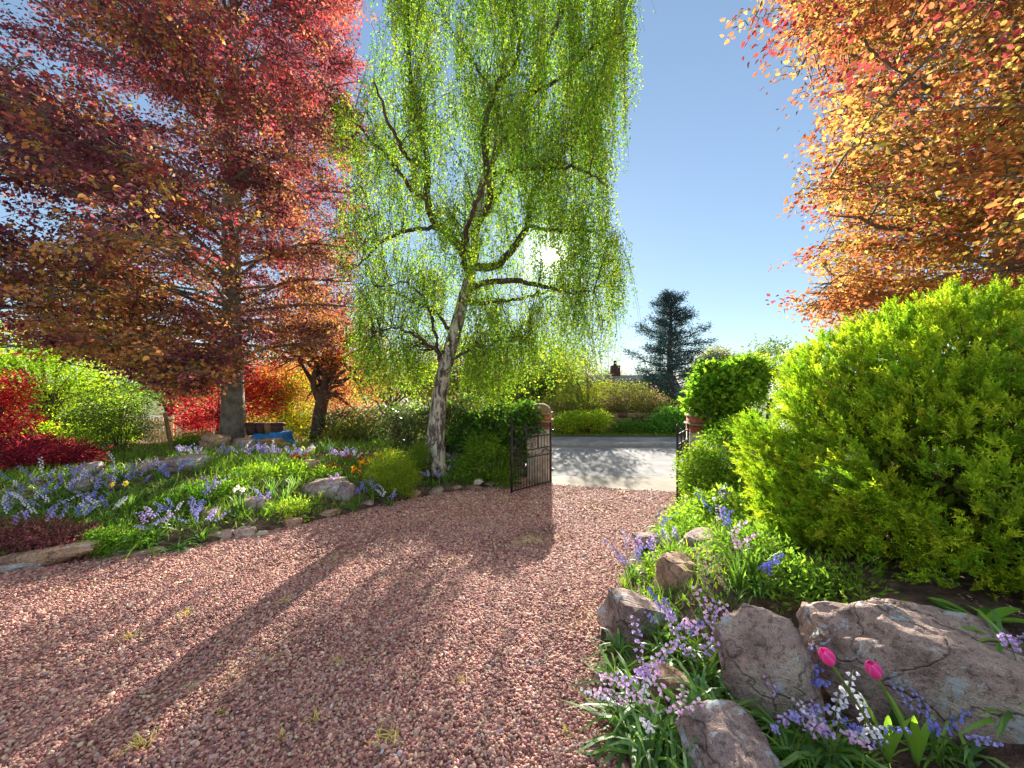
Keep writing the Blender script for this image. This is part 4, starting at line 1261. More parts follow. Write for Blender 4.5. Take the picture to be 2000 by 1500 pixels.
shrub("low_green_shrub", "small green shrub beside the leaning post", at(360, 885, 10.2),
      [E(385, 862, 10.2, .4, .35, .22), E(365, 872, 10.0, .3, .3, .16)], 170, 22, 0.05, 0.03, [(S(84, 116, 52), 2), (S(108, 138, 56), 2)], 0.10, 60, "shrub", 'leaf', 8)
# a screen of taller trees far behind the garden
for i, (px, d, h, pal) in enumerate(((-120, 24, 150, lime), (330, 26, 60, [(S(112, 140, 84), 2), (S(140, 160, 100), 2)]), (560, 27, 70, [(S(150, 110, 60), 2), (S(120, 130, 60), 2)]), (760, 26, 60, [(S(100, 120, 60), 2), (S(150, 90, 70), 1)]))):
    lab = ["tall pale-green tree beyond the lime-green one", "soft grey-green tree far beyond the picket fence", "olive tree far behind the scarlet maple", "dull green tree far behind the dark hedge"][i]
    bz = np.array(((px - 1000) / FPX * d, d, -1.4))
    shrub("distant_tree", lab, bz, [E(px, 750 - h * 0.3, d, 3.2, 2, h / FPX * d * 0.75), E(px + 60, 770 - h * 0.3, d, 2.4, 2, h / FPX * d * 0.6), E(px - 70, 775 - h * 0.3, d, 2.4, 2, h / FPX * d * 0.6)], 420, 18, 0.20, 0.12, pal, 0.5, 70 + i, "tree", 'leaf', 14, 0.03,
          trunk=[(*bz, .2), (*(bz + (0, 0, 1.2)), .16), (*(bz + (0.1, 0, 2.8)), .08)], crown="crown", group="trees beyond the garden", shell=0.3)

# picket fence in two visible runs (one fence)
fen = thing("picket_fence", "cream timber picket fence across the back of the garden", "fence", (-14.6, 14.4, 0.0))
bm = Acc().add(*bevel_box(0.085, 0.02, 1.0, 0.004)).mesh("picket", M['timber'])
for i in range(86):
    x = i * 0.125
    o = link("picket", bm, fen, (x, 0, 0.05 + random.uniform(-.01, .01)), (0, random.uniform(-.01, .01), 0))
for z in (0.3, 0.82):
    V, F = bevel_box(10.8, 0.04, 0.08, 0.005)
    Acc().add(V, F).obj("rail", M['timber'], fen, (5.35, 0.032, z))
for i in range(6):
    V, F = bevel_box(0.1, 0.1, 1.15, 0.008)
    Acc().add(V, F).obj("fence_post", M['timber'], fen, (i * 1.84, 0.105, 0.0))
# leaning post
p0 = at(336, 882, 9.6); p1 = at(322, 806, 9.6)
V, F = tube(np.linspace(p0 - p0, p1 - p0, 6), np.linspace(0.05, 0.042, 6), 10)
tag(Acc().add(V, F).obj("wooden_post", M['post'], None, tuple(p0), smooth=True), "slightly leaning bare wooden post before the picket fence", "post")
# dark trellis panel seen under the lime tree
tr = thing("slatted_panel", "dark slatted timber panel low behind the crimson maple", "panel", tuple(at(110, 868, 12.5)))
for i in range(10):
    V, F = bevel_box(0.07, 0.025, 0.62, 0.004)
    Acc().add(V, F).obj("slat", M['bark_dark'], tr, (-0.7 + i * 0.15, 0, 0))
for z in (0.1, 0.48):
    V, F = bevel_box(1.55, 0.03, 0.06, 0.004)
    Acc().add(V, F).obj("rail", M['bark_dark'], tr, (-0.02, 0.03, z))

# ------------------------------------------------------------------ beyond the road
far_green = [(S(96, 124, 44), 3), (S(124, 148, 46), 2), (S(74, 100, 42), 2)]
hedge_hi = [(S(134, 156, 48), 3), (S(108, 138, 44), 2), (S(156, 170, 60), 1.2)]
shrub("clipped_hedge", "bright clipped hedge on bare stems directly across the road", at(1140, 862, 16.9),
      [E(1115, 825, 16.9, .70, .45, .36), E(1165, 822, 16.9, .60, .45, .38), E(1140, 818, 16.9, .8, .45, .28)], 420, 22, 0.075, 0.05, hedge_hi, 0.13, 81, "hedge", 'leaf', 40, 0.018)
shrub("green_bush", "rounded mid-green bush across the road beside the edge-on gate leaf", at(1310, 862, 17.2),
      [E(1310, 825, 17.2, .95, .6, .62), E(1285, 840, 17.0, .5, .5, .45), E(1345, 830, 17.4, .6, .5, .6)], 420, 22, 0.085, 0.055, [(S(80, 128, 56), 3), (S(98, 146, 58), 2), (S(58, 98, 50), 2)], 0.16, 82, "bush", 'leaf', 10)
shrub("low_bush", "small dull green bush between clipped hedge and rounded green bush", at(1235, 862, 17.0),
      [E(1232, 840, 17.0, .65, .45, .38), E(1258, 845, 17.0, .35, .35, .3)], 260, 22, 0.07, 0.045, [(S(70, 106, 48), 3), (S(92, 124, 50), 2)], 0.12, 83, "bush", 'leaf', 10)
shrub("lilac_bush", "loose lilac bush with mauve flowers at foot of the dark conifer", at(1245, 850, 20),
      [E(1230, 775, 20, 1.2, .8, .8), E(1270, 790, 19.6, .9, .7, .6), E(1200, 800, 19.8, .8, .7, .5)], 400, 20, 0.09, 0.06, [(S(98, 110, 58), 3), (S(120, 106, 70), 2), (S(150, 110, 142), .8), (S(80, 94, 52), 2)], 0.20, 84, "bush", 'leaf', 18, 0.02, shell=0.3)
shrub("golden_tree", "small gold-green tree in front of the low dark roof", at(1150, 850, 21),
      [E(1120, 770, 21, 1.1, .8, .8), E(1180, 765, 21, 1.2, .8, .7), E(1090, 790, 20.5, .9, .7, .6), E(1150, 795, 20.5, 1.0, .7, .5), E(1120, 715, 21.5, 1.3, 1, .9)], 560, 20, 0.09, 0.06, [(S(122, 136, 54), 3), (S(100, 122, 50), 2), (S(140, 124, 66), 1.0)], 0.22, 85, "tree", 'leaf', 20, 0.02, trunk=[(*at(1150, 855, 21), .1), (*at(1150, 820, 21), .08), (*at(1148, 790, 21), .05)], crown="crown", shell=0.3)
shrub("back_hedge", "long dark hedge filling the gap behind the clipped hedge", at(1120, 858, 18.6),
      [(np.array((x, 18.6, 0.75)), (1.0, .5, .65)) for x in np.arange(-1.5, 10.5, 1.2)], 1100, 18, 0.09, 0.06, [(S(74, 84, 46), 3), (S(92, 100, 50), 2), (S(104, 82, 60), 1.5)], 0.20, 86, "hedge", 'leaf', 30, 0.02)
shrub("pale_tree", "thin pale-leaved tree on the skyline right of the dark conifer", (13.0, 27, -1.6),
      [E(1395, 705, 27, 1.1, .8, .9), E(1375, 720, 27, .8, .7, .7), E(1425, 715, 27, .9, .7, .7)], 420, 18, 0.15, 0.08, [(S(128, 132, 88), 2), (S(104, 112, 72), 2)], 0.26, 87, "tree", 'leaf', 40, 0.02, trunk=[(13.0, 27, -1.6, .14), (13.1, 27, 0.6, .11), (13.3, 27, 2.6, .07), (13.6, 27, 3.8, .03)], crown="crown", shell=0.2)
shrub("yellow_shoots_bush", "bush with upright yellow shoots above the ivy on the right pillar", (11.2, 19, 0.0),
      [E(1440, 730, 19, 1.2, .8, .55), E(1470, 720, 19, .8, .7, .6)], 240, 18, 0.12, 0.04, [(S(168, 176, 70), 2), (S(140, 160, 60), 2)], 0.20, 88, "bush", 'leaf', 20, 0.012, droop=-0.7)
for i, (px, d, top, w_, pal, lab) in enumerate((
        (1060, 30, 640, 4.5, [(S(84, 104, 52), 2), (S(104, 120, 60), 2)], "dark green tree far across the road behind the gate pillar"),
        (1190, 44, 722, 5.0, [(S(84, 100, 70), 2), (S(100, 116, 80), 2)], "low distant tree behind the bungalow's chimney"),
        (1500, 34, 660, 5.0, [(S(88, 112, 60), 2), (S(112, 130, 70), 2)], "broad distant tree behind the heath bush across the road"),
        (900, 30, 650, 4.5, [(S(104, 112, 60), 2), (S(130, 100, 70), 1)], "distant olive tree behind the birch crown"))):
    bz = np.array(((px - 1000) / FPX * d, d, -2.0))
    zt = EYE - (top - 750) / FPX * d; zc = zt * 0.55; 
    shrub("distant_tree", lab, bz, [(np.array((bz[0], d, zc)), (w_ * .5, 2, (zt - zc) * .9)), (np.array((bz[0] - w_ * .3, d, zc * .6)), (w_ * .4, 2, (zt - zc) * .7)), (np.array((bz[0] + w_ * .3, d + .5, zc * .6)), (w_ * .4, 2, (zt - zc) * .7))], 420, 18, 0.26, 0.15, pal, 0.5, 170 + i, "tree", 'leaf', 16, 0.03,
          trunk=[(*bz, .22), (*(bz + (0, 0, 1.5)), .17), (*(bz + (0.1, 0, 3.2)), .08)], crown="crown", group="trees beyond the road", shell=0.3)
# garden wall behind the far hedges
wl2 = thing("garden_wall", "low brown garden wall behind the hedges across the road", "wall", (5.0, 18.0, 0.1))
r = np.random.default_rng(8)
bmw = [Acc().add(jitter(bevel_box(0.40, 0.22, 0.20, 0.012)[0], 0.004, k), bevel_box(0.40, 0.22, 0.20, 0.012)[1]).mesh("block", M['bark_dark' if k == 1 else 'capstone']) for k in range(4)]
for row in range(4):
    for i in range(26):
        link("block", bmw[r.integers(4)], wl2, (-4.6 + i * 0.415 + (row % 2) * 0.2, r.uniform(-.008, .008), row * 0.212))

# dark conifer
def conifer(name, label, base, H, Rm, seed, tilt=0.0):
    r = np.random.default_rng(seed)
    root = thing(name, label, "tree", base)
    V, F = tube([(0, 0, -0.2), (0.05, 0, H * .3), (0, 0.05, H * .6), (0.1, 0, H * .85), (0.1, 0, H)], [0.3, .24, .15, .07, .015], 10)
    Acc().add(V, F).obj("trunk", M['bark_dark'], root, smooth=True)
    br = Acc(); P, D = [], []
    for i in range(86):
        z = H * (0.06 + 0.93 * (i / 85))
        f = z / H
        prof = np.interp(f, [0.1, 0.3, 0.5, 0.68, 0.8, 0.92, 1.0], [1.35, 1.25, 1.05, 0.98, 0.58, 0.40, 0.16])
        ln = Rm * prof * r.uniform(0.5, 1.2)
        az = i * 2.39996 + r.normal(0, .3)
        q = np.linspace(0, 1, 6)
        p = np.stack([np.cos(az) * q * ln, np.sin(az) * q * ln, z + ln * (0.05 * q + 0.28 * q ** 2 * r.uniform(-0.3, 1.3))], 1)
        V, F = tube(p, 0.04 * (1 - q) + 0.01, 4); br.add(V, F)
        n = int(18 + 32 * ln / Rm)
        u = r.uniform(0.25, 1.05, n)
        c = np.stack([np.interp(u, q, p[:, k]) for k in range(3)], 1) + r.normal(0, 1, (n, 3)) * (.16, .16, .09)
        m_ = 12
        pp = (c[:, None] + r.normal(0, .11, (n, m_, 3))).reshape(-1, 3)
        P.append(pp); D.append(np.tile(np.array((math.cos(az), math.sin(az), 0.25)), (len(pp), 1)) + r.normal(0, .6, (len(pp), 3)))
    br.obj("branches", M['bark_dark'], root)
    P = np.vstack(P); D = np.vstack(D)
    a = Acc()
    leaves(a, P, D, rdir(len(P), r), r.uniform(.10, .2, len(P)), r.uniform(.03, .055, len(P)), pick([(S(58, 76, 80), 3), (S(76, 96, 98), 2), (S(48, 62, 64), 2)], len(P), r), 'quad')
    a.obj("crown", M['needle'], root)
    print("conifer", len(P))
cb = np.array(((1308 - 1000) / FPX * 25, 25.0, -0.9))
conifer("dark_conifer_tree", "tall dark blue-green conifer standing on the skyline across the road", cb, 9.1, 2.15, 91)

# bungalow with a low dark roof
hx, hy, hz = 6.0, 33.0, -2.1
house = thing("bungalow", "low dark-roofed bungalow half hidden behind the trees across the road", "house", (hx, hy, hz))
W_, D_, h_ = 15.0, 7.0, 2.4
V, F = bevel_box(W_, D_, h_, 0.01)
Acc().add(V, F).obj("wall", M['house_wall'], house)
rh = 2.75
V = np.array([(-W_/2-.4, -D_/2-.4, h_-.1), (W_/2+.4, -D_/2-.4, h_-.1), (W_/2+.4, D_/2+.4, h_-.1), (-W_/2-.4, D_/2+.4, h_-.1), (-W_/2-.4, 0, h_+rh), (W_/2+.4, 0, h_+rh)])
roof = Acc().add(V, [np.array([(0, 1, 5, 4), (2, 3, 4, 5), (3, 2, 1, 0)]), np.array([(1, 2, 5), (3, 0, 4)])]).obj("roof", M['slate'], house)
V, F = bevel_box(0.75, 0.6, 1.25, 0.02)
Acc().add(V, F).obj("chimney", M['pot'], roof, (2.9, 0.2, h_ + rh - 0.4))
V, F = tube([(0, 0, 0), (0, 0, 0.2), (0, 0, 0.42)], [0.16, 0.13, 0.15], 12)
Acc().add(V, F).obj("chimney_pot", M['pot'], roof, (2.9, 0.2, h_ + rh + 0.85), smooth=True)
a = Acc(); V, F = tube([(0, 0, 0), (0, 0, 2.9)], 0.025, 6); a.add(V, F)
for k in range(5):
    V, F = tube([(-0.25, 0, 2.5 + k * .08 - .1), (0.25, 0, 2.5 + k * .08 - .1)], 0.012, 5); a.add(V, F)
a.obj("aerial", M['iron'], roof, (2.3, 0.2, h_ + rh - 0.3))
for x in (-5, -1.5, 2.0, 5.2):
    V, F = bevel_box(1.5, 0.10, 1.1, 0.01)
    wdw = Acc().add(V, F).obj("window", M['render'], house, (x, -D_ / 2, 0.95))
    for s_ in (-1, 1):
        V, F = bevel_box(0.62, 0.02, 0.95, 0.004)
        Acc().add(V, F).obj("pane", M['window'], wdw, (s_ * 0.35, -0.052, 0.075))

# ------------------------------------------------------------------ loose red gravel
def gravel():
    r = np.random.default_rng(4)
    m, nt, b = nodes("gravel_chip")
    at_ = nt.nodes.new("ShaderNodeAttribute"); at_.attribute_type = 'INSTANCER'; at_.attribute_name = "tone"
    nt.links.new(at_.outputs["Color"], b.inputs["Base Color"])
    b.inputs["Roughness"].default_value = 0.7
    b.inputs["Specular IOR Level"].default_value = 0.3
    src = bpy.data.collections.new("gravel_chips")
    D, F = ico(2)
    for k in range(9):
        nrm = rdir(9, r); off = r.uniform(.62, .95, 9)
        dots = D @ nrm.T
        rad = np.minimum(np.where(dots > 1e-3, off / np.maximum(dots, 1e-3), 9).min(1), 1.0)
        me = Acc().add(D * rad[:, None], F).mesh("gravel_chip", m)
        src.objects.link(bpy.data.objects.new("gravel_chip", me))
    PP, SC, RO, TC = [], [], [], []
    for (ya, yb, dens, size) in ((1.1, 2.6, 10000, 0.0083), (2.6, 4.2, 7800, 0.0090), (4.2, 6.2, 4400, 0.0112), (6.2, 8.9, 2500, 0.0142)):
        n = int(dens * (yb - ya) * 16)
        x = r.uniform(-10, 6, n); y = r.uniform(ya, yb, n)
        inside = (y < left_edge(x) + r.normal(0, 0.05, n)) & (x < right_edge(y) + r.normal(0, 0.03, n)) & (y < np.where(x < 0.93, 9, 8.72 - 0.241 * (x - 0.93)) + r.normal(0, 0.05, n))
        px, py = proj(np.stack([x, y, drive_z(y)], 1))
        inside &= (px > -130) & (px < 2100) & (py < 1620)
        patch = np.sin(x * 1.3 + 2 * np.sin(y * .9)) * np.cos(y * 1.7 + x * .6) + 0.5 * np.sin(x * 3.1 - y * 2.3)
        inside &= r.random(n) > np.clip((patch - 0.62) * 1.2, 0, 0.8)
        # two compacted wheel tracks curving in from the gate
        cy_ = np.interp(x, [-10, -5, -2, 0, 1.4, 2.3, 2.6], [0.6, 2.4, 4.3, 5.9, 7.2, 8.4, 9.2])
        off = (y - cy_) * 0.8
        tr_ = np.exp(-((np.abs(off) - 0.72) / 0.20) ** 2) * np.clip(0.55 + 0.6 * np.sin(x * 2.7 + y) * np.sin(y * 3.3 - x * 1.1), 0, 1)
        inside &= r.random(n) > 0.72 * tr_
        x, y = x[inside], y[inside]; n = len(x)
        s = size * np.exp(r.normal(0, 0.22, n))
        dims = np.stack([s * r.uniform(.95, 1.5, n), s * r.uniform(.75, 1.1, n), s * r.uniform(.5, .8, n)], 1)
        z = drive_z(y) + 0.004 + dims[:, 2] * 0.5 + r.random(n) ** 2 * 0.012
        PP.append(np.stack([x, y, z], 1)); SC.append(dims)
        RO.append(np.stack([r.normal(0, .45, n), r.normal(0, .45, n), r.uniform(0, 6.28, n)], 1))
        TC.append(pick([(S(190, 140, 126), 4), (S(168, 115, 103), 4), (S(210, 164, 142), 3), (S(136, 92, 87), 2.5), (S(218, 188, 158), 1.2), (S(180, 158, 148), .4), (S(220, 212, 204), .03), (S(150, 160, 172), .02)], n, r, .10))
    PP, SC, RO, TC = map(np.vstack, (PP, SC, RO, TC))
    n = len(PP); print("stones", n)
    me = bpy.data.meshes.new("gravel")
    me.vertices.add(n); me.vertices.foreach_set("co", PP.astype(np.float32).reshape(-1))
    for nm, arr in (("size", SC), ("turn", RO), ("tone", TC)):
        a = me.attributes.new(nm, 'FLOAT_VECTOR', 'POINT'); a.data.foreach_set("vector", arr.astype(np.float32).reshape(-1))
    me.materials.append(m)
    o = link("gravel", me)
    ng = bpy.data.node_groups.new("scatter_gravel", 'GeometryNodeTree')
    ng.interface.new_socket(name="Geometry", in_out='INPUT', socket_type='NodeSocketGeometry')
    ng.interface.new_socket(name="Geometry", in_out='OUTPUT', socket_type='NodeSocketGeometry')
    gi = ng.nodes.new("NodeGroupInput"); go = ng.nodes.new("NodeGroupOutput")
    iop = ng.nodes.new("GeometryNodeInstanceOnPoints")
    ci = ng.nodes.new("GeometryNodeCollectionInfo"); ci.inputs[0].default_value = src
    ci.inputs["Separate Children"].default_value = True
    def att(nm):
        a = ng.nodes.new("GeometryNodeInputNamedAttribute"); a.data_type = 'FLOAT_VECTOR'; a.inputs[0].default_value = nm
        return a.outputs[0]
    iop.inputs["Pick Instance"].default_value = True
    ng.links.new(gi.outputs[0], iop.inputs["Points"])
    ng.links.new(ci.outputs[0], iop.inputs["Instance"])
    e2r = ng.nodes.new("FunctionNodeEulerToRotation")
    ng.links.new(att("turn"), e2r.inputs[0])
    ng.links.new(e2r.outputs[0], iop.inputs["Rotation"])
    ng.links.new(att("size"), iop.inputs["Scale"])
    rv = ng.nodes.new("FunctionNodeRandomValue"); rv.data_type = 'INT'
    rv.inputs[4].default_value = 0; rv.inputs[5].default_value = 8
    ng.links.new(rv.outputs[2], iop.inputs["Instance Index"])
    ng.links.new(iop.outputs[0], go.inputs[0])
    md = o.modifiers.new("scatter", 'NODES'); md.node_group = ng
    kind(o, "stuff", "loose red gravel covering the driveway")

# ------------------------------------------------------------------ rocks
_ico_cache = {}
def ico(sub):
    if sub not in _ico_cache:
        import bmesh
        bm = bmesh.new()
        bmesh.ops.create_icosphere(bm, subdivisions=sub, radius=1.0)
        _ico_cache[sub] = (np.array([v.co[:] for v in bm.verts]), np.array([[v.index for v in f.verts] for f in bm.faces]))
        bm.free()
    return _ico_cache[sub]

gravel()

def rock(label, pos, dims, rot, seed, sub=4, mat='rock', cuts=11, rough=0.065, name="rock", cat="rock", group=None):
    r = np.random.default_rng(seed)
    D, F = ico(sub)
    nrm = np.vstack([np.eye(3), -np.eye(3), rdir(cuts, r)])
    off = np.concatenate([r.uniform(.72, .9, 6), r.uniform(.72, 1.0, cuts)])
    dots = D @ nrm.T
    rad = np.where(dots > 1e-3, off / np.maximum(dots, 1e-3), 9).min(1)
    rad = np.minimum(rad, 1.25)
    # slightly softened facets
    soft = (np.where(dots > 1e-3, (np.maximum(dots, 1e-3) / off) ** 14, 0).sum(1)) ** (-1 / 14)
    rad = 0.6 * rad + 0.4 * soft
    sd = Vector((seed * 1.7 % 31, seed * 0.9 % 17, 3))
    nz = np.array([mnoise.fractal(Vector(d) * 2.0 + sd, 0.8, 2.1, 6) + 0.5 * mnoise.noise(Vector((d[0] * 2, d[1] * 2, d[2] * 9)) + sd) for d in D])
    V = D * (rad * (1 + rough * 1.6 * nz))[:, None] * np.asarray(dims)[None] * 0.5 / 0.88
    o = Acc().add(V, F).obj(name, M[mat], None, tuple(pos), smooth=True)
    me = o.data
    try:
        me.set_sharp_from_angle(angle=R(32))
    except Exception:
        pass
    o.rotation_euler = rot
    return tag(o, label, cat, group)

def rock_px(label, px, py, d, w, h, depth, rot, seed, **kw):
    """centre given by picture position and distance; w,h in pixels"""
    return rock(label, at(px, py, d), (w / FPX * d, depth, h / FPX * d), rot, seed, **kw)

# boulders on the right
rock_px("broad pinkish sandstone boulder behind the two pink tulips", 1800, 1325, 2.02, 385, 285, 0.5, (0.12, 0.14, -0.62), 201, sub=5, cuts=9)
rock_px("upright wedge boulder with pale lichen patch left of the tulips", 1500, 1300, 2.12, 170, 255, 0.36, (0.1, -0.30, -0.35), 202, sub=5)
rock_px("grey slab at the drive's edge half sunk below the wedge boulder", 1425, 1488, 1.78, 165, 130, 0.36, (0.2, 0.1, 0.2), 203, sub=5, mat='rock_grey')
rock_px("rounded grey-brown rock nearest the gravel beside pink bluebells", 1240, 1218, 2.95, 120, 115, 0.42, (0, 0.15, 0.3), 204, sub=4, mat='rock_grey')
rock_px("tall ridged brown rock just behind the rounded grey-brown rock", 1332, 1155, 3.4, 120, 135, 0.45, (0.1, 0.2, 0.5), 205, sub=4, mat='rock_warm')
rock_px("flat-topped rock sunlit on one side farthest up the right bed", 1385, 1080, 4.1, 105, 85, 0.5, (0, 0.1, 0.2), 206, mat='rock_grey')
rock_px("small dark upright stone under the pale-leaved perennial", 1368, 1000, 5.4, 34, 60, 0.2, (0, 0, 0.3), 207, sub=3, mat='rock_grey')
rock_px("half-buried brown stone among bluebell leaves near the grey slab", 1300, 1352, 2.25, 80, 85, 0.25, (0, 0.2, 0.6), 208, mat='rock_warm')
rock_px("small dark stone at the gravel edge by violet bluebells", 1262, 1058, 4.7, 50, 28, 0.25, (0, 0, 0.1), 209, sub=3, mat='rock_grey')
# rocks of the left rockery
rock_px("broad flat grey slab on top of the rockery", 362, 907, 7.0, 78, 34, 0.5, (0.1, -0.05, 0.2), 211, mat='rock_grey')
rock_px("tilted grey rock next to the broad flat slab", 292, 918, 6.8, 46, 38, 0.4, (0, -0.4, 0.1), 212, mat='rock_warm')
rock_px("grey rock behind the bluebell drift below the crimson maple", 172, 922, 6.4, 46, 36, 0.35, (0, -0.2, 0.4), 213, mat='rock_grey')
rock_px("small pinkish rock among bluebells beside the yellow daffodils", 160, 948, 5.9, 34, 26, 0.25, (0, 0, 0.4), 214, sub=3)
rock_px("long mossy buff rock sloping down in mid rockery", 424, 1012, 5.6, 84, 28, 0.25, (0, 0.30, -0.1), 215, mat='rock_warm')
rock_px("brown angular rock under the white narcissi", 492, 990, 6.0, 56, 42, 0.35, (0, -0.3, 0.3), 216)
rock_px("largest square mossy rock of the rockery by the pale-leaved iris", 634, 960, 6.9, 78, 46, 0.45, (0, -0.1, 0.15), 217)
rock_px("upright grey stone leaning on the largest mossy rock", 672, 968, 6.8, 34, 58, 0.25, (0, 0.2, 0.1), 218, mat='rock_grey')
rock_px("flat mossy stone at the gravel below the largest rock", 634, 1008, 6.25, 54, 24, 0.25, (0, -0.1, 0.1), 219, mat='rock_warm')
rock_px("pinkish stone at the gravel left of the flat mossy one", 578, 1018, 6.0, 42, 30, 0.22, (0, 0, 0.3), 220)
rock_px("buff block at the gravel below the drooping grey-green leaves", 330, 1066, 4.95, 46, 42, 0.24, (0, 0.1, 0.2), 221, mat='rock_warm')
rock_px("long low sandstone block under the dark red mat plant", 75, 1088, 4.3, 180, 34, 0.24, (0, -0.08, 0.42), 222, mat='rock_warm')
rock_px("thin flat sandstone between red mat plant and buff block", 225, 1092, 4.55, 150, 20, 0.2, (0, -0.05, 0.4), 223, mat='rock_warm')
rock_px("grey slab lowest at the gravel in the rockery corner", 20, 1108, 4.2, 120, 26, 0.25, (0, -0.05, 0.4), 224, mat='rock_grey')
rock_px("small mossy stone in grass near the beech roots", 525, 908, 7.8, 38, 20, 0.25, (0, 0, 0.2), 225, sub=3)
rock_px("small yellow-mossed stone left of the orange wallflowers", 605, 905, 7.8, 32, 16, 0.2, (0, 0, 0.2), 226, sub=3, mat='rock_warm')
rock_px("low brown stone at the gravel under the dangling iris leaves", 432, 1046, 5.2, 50, 20, 0.2, (0, 0, 0.2), 227, sub=3)
rock_px("pale pebble on the gravel edge in front of the rockery", 485, 1044, 5.3, 22, 10, 0.1, (0, 0, 0.2), 228, sub=3, mat='render', name="pebble", cat="stone")
rock_px("second pale pebble just right of the other on the gravel edge", 512, 1041, 5.35, 20, 9, 0.09, (0, 0, 0.5), 229, sub=3, mat='render', name="pebble", cat="stone")
rock_px("white rounded stone in grass left of the open gate", 934, 941, 8.2, 20, 12, 0.14, (0, 0, 0.2), 230, sub=3, mat='render', name="pebble", cat="stone")
rock_px("lumpy buff rock at foot of beech trunk", 418, 862, 9.6, 46, 30, 0.4, (0, 0.1, 0.2), 231, mat='rock_warm')
rock_px("brown rock hard against the right of the beech trunk", 478, 868, 9.7, 40, 26, 0.4, (0, 0.1, 0.2), 232)
ORD = ['first', 'second', 'third', 'fourth', 'fifth', 'sixth', 'seventh', 'eighth', 'ninth', 'tenth', 'eleventh']
# edging stones along the gravel up to the gate
r_e = np.random.default_rng(62)
ed = [(-2.55, 6.72), (-2.25, 7.15), (-1.95, 7.5), (-1.62, 7.88), (-1.25, 8.14), (-0.9, 8.36), (-0.52, 8.55), (-0.2, 8.68), (0.12, 8.8)]
for i, (x, y) in enumerate(ed):
    y += 0.10
    rock(ORD[8 - i] + " low edging stone counted from the gate along the bed", (x + r_e.normal(0, .05), y + r_e.uniform(0, .10), float(drive_z(y)) + 0.03 + r_e.uniform(-.02, .03)), (r_e.uniform(.22, .5), .22, r_e.uniform(.12, .2)), (0, r_e.normal(0, .1), (0.75 if i < 5 else 0.35) + r_e.normal(0, .2)), 240 + i, sub=3, mat='rock_warm' if i % 3 else 'rock', name="edging_stone", cat="stone", group="edging stones leading to the gate")
r = np.random.default_rng(61)
xs_ = [-5.2, -4.72, -3.72, -3.3]
for i, x in enumerate(xs_):
    y = float(left_edge(x)) + 0.06
    rock(ORD[i] + " small edging stone from the outer end along the rockery front", (x, y, float(drive_z(y)) + 0.05), (0.30, 0.2, 0.15), (0, 0, 0.4), 260 + i, sub=3, mat=['rock_warm', 'rock', 'rock_grey'][i % 3], name="edging_stone", cat="stone", group="edging stones before the rockery")

# ------------------------------------------------------------------ tarpaulin heap by the beech
tp = at(530, 872, 10.3)
tarp = thing("tarpaulin_stack", "blue tarpaulin draped over a low stack right of the beech trunk", "tarpaulin", tp)
def cloth(w, d, h, seed, nx=18, ny=12, sag=0.03):
    r = np.random.default_rng(seed)
    u, v = np.meshgrid(np.linspace(-1, 1, nx), np.linspace(-1, 1, ny))
    ex = np.maximum(np.abs(u), np.abs(v)) ** 8
    Z = h * (1 - ex * 0.9) + np.array([[mnoise.noise(Vector((a * 2.1, b * 2.1, seed))) for a, b in zip(ra, rb)] for ra, rb in zip(u, v)]) * sag
    X = u * w / 2 * (1 + 0.05 * ex); Y_ = v * d / 2
    V = np.stack([X, Y_, Z], -1).reshape(-1, 3)
    i = (np.arange(ny - 1)[:, None] * nx + np.arange(nx - 1)[None]).reshape(-1)
    return V, np.stack([i, i + 1, i + nx + 1, i + nx], 1)
Acc().add(*cloth(0.95, 0.6, 0.36, 3, sag=0.07)).obj("sheet", M['tarp'], tarp, smooth=True)
Acc().add(*bevel_box(0.34, 0.5, 0.40, 0.01)).obj("crate_cover", M['tarp'], tarp, (0.28, -0.04, 0.0))
for i, (px, py, w, mt, lab) in enumerate(((494, 838, 26, 'pot', "leftmost dark plant pot on the blue tarpaulin"), (512, 838, 22, 'pot', "second dark plant pot from the beech on the tarpaulin"), (527, 842, 20, 'pot_buff', "buff clay pot on the tarpaulin between dark pots"), (542, 838, 24, 'pot', "dark rounded pot at the tarpaulin's far end"))):
    c = at(px, 849, 10.3)
    h = (849 - 826) / FPX * 10.3; ww = w / FPX * 10.3 / 2
    p = thing("plant_pot", lab, "pot", c)
    V, F = tube([(0, 0, 0), (0, 0, h * .55), (0, 0, h * .86)], [ww * .78, ww * .92, ww], 16); Acc().add(V, F).obj("body", M[mt], p, smooth=True)
    V, F = tube([(0, 0, h * .84), (0, 0, h * .86), (0, 0, h), (0, 0, h + .004), (0, 0, h * .9)], [ww, ww * 1.1, ww * 1.1, ww * 1.0, ww * .95], 16); Acc().add(V, F).obj("rim", M[mt], p, smooth=True)
for i, (px, py, w, lab) in enumerate(((508, 866, 40, "sagging hessian sack nearest the beech trunk"), (535, 862, 34, "upper folded hessian sack before the blue tarpaulin"), (548, 870, 36, "lower hessian sack at the tarpaulin's foot"))):
    c = at(px, py, 9.95)
    rock(lab, c, (w / FPX * 9.95, 0.28, 0.20), (0, 0.15 * (i - 1), 0.2 * i), 280 + i, sub=3, mat='sack', cuts=2, rough=0.08, name="sack", cat="sack")

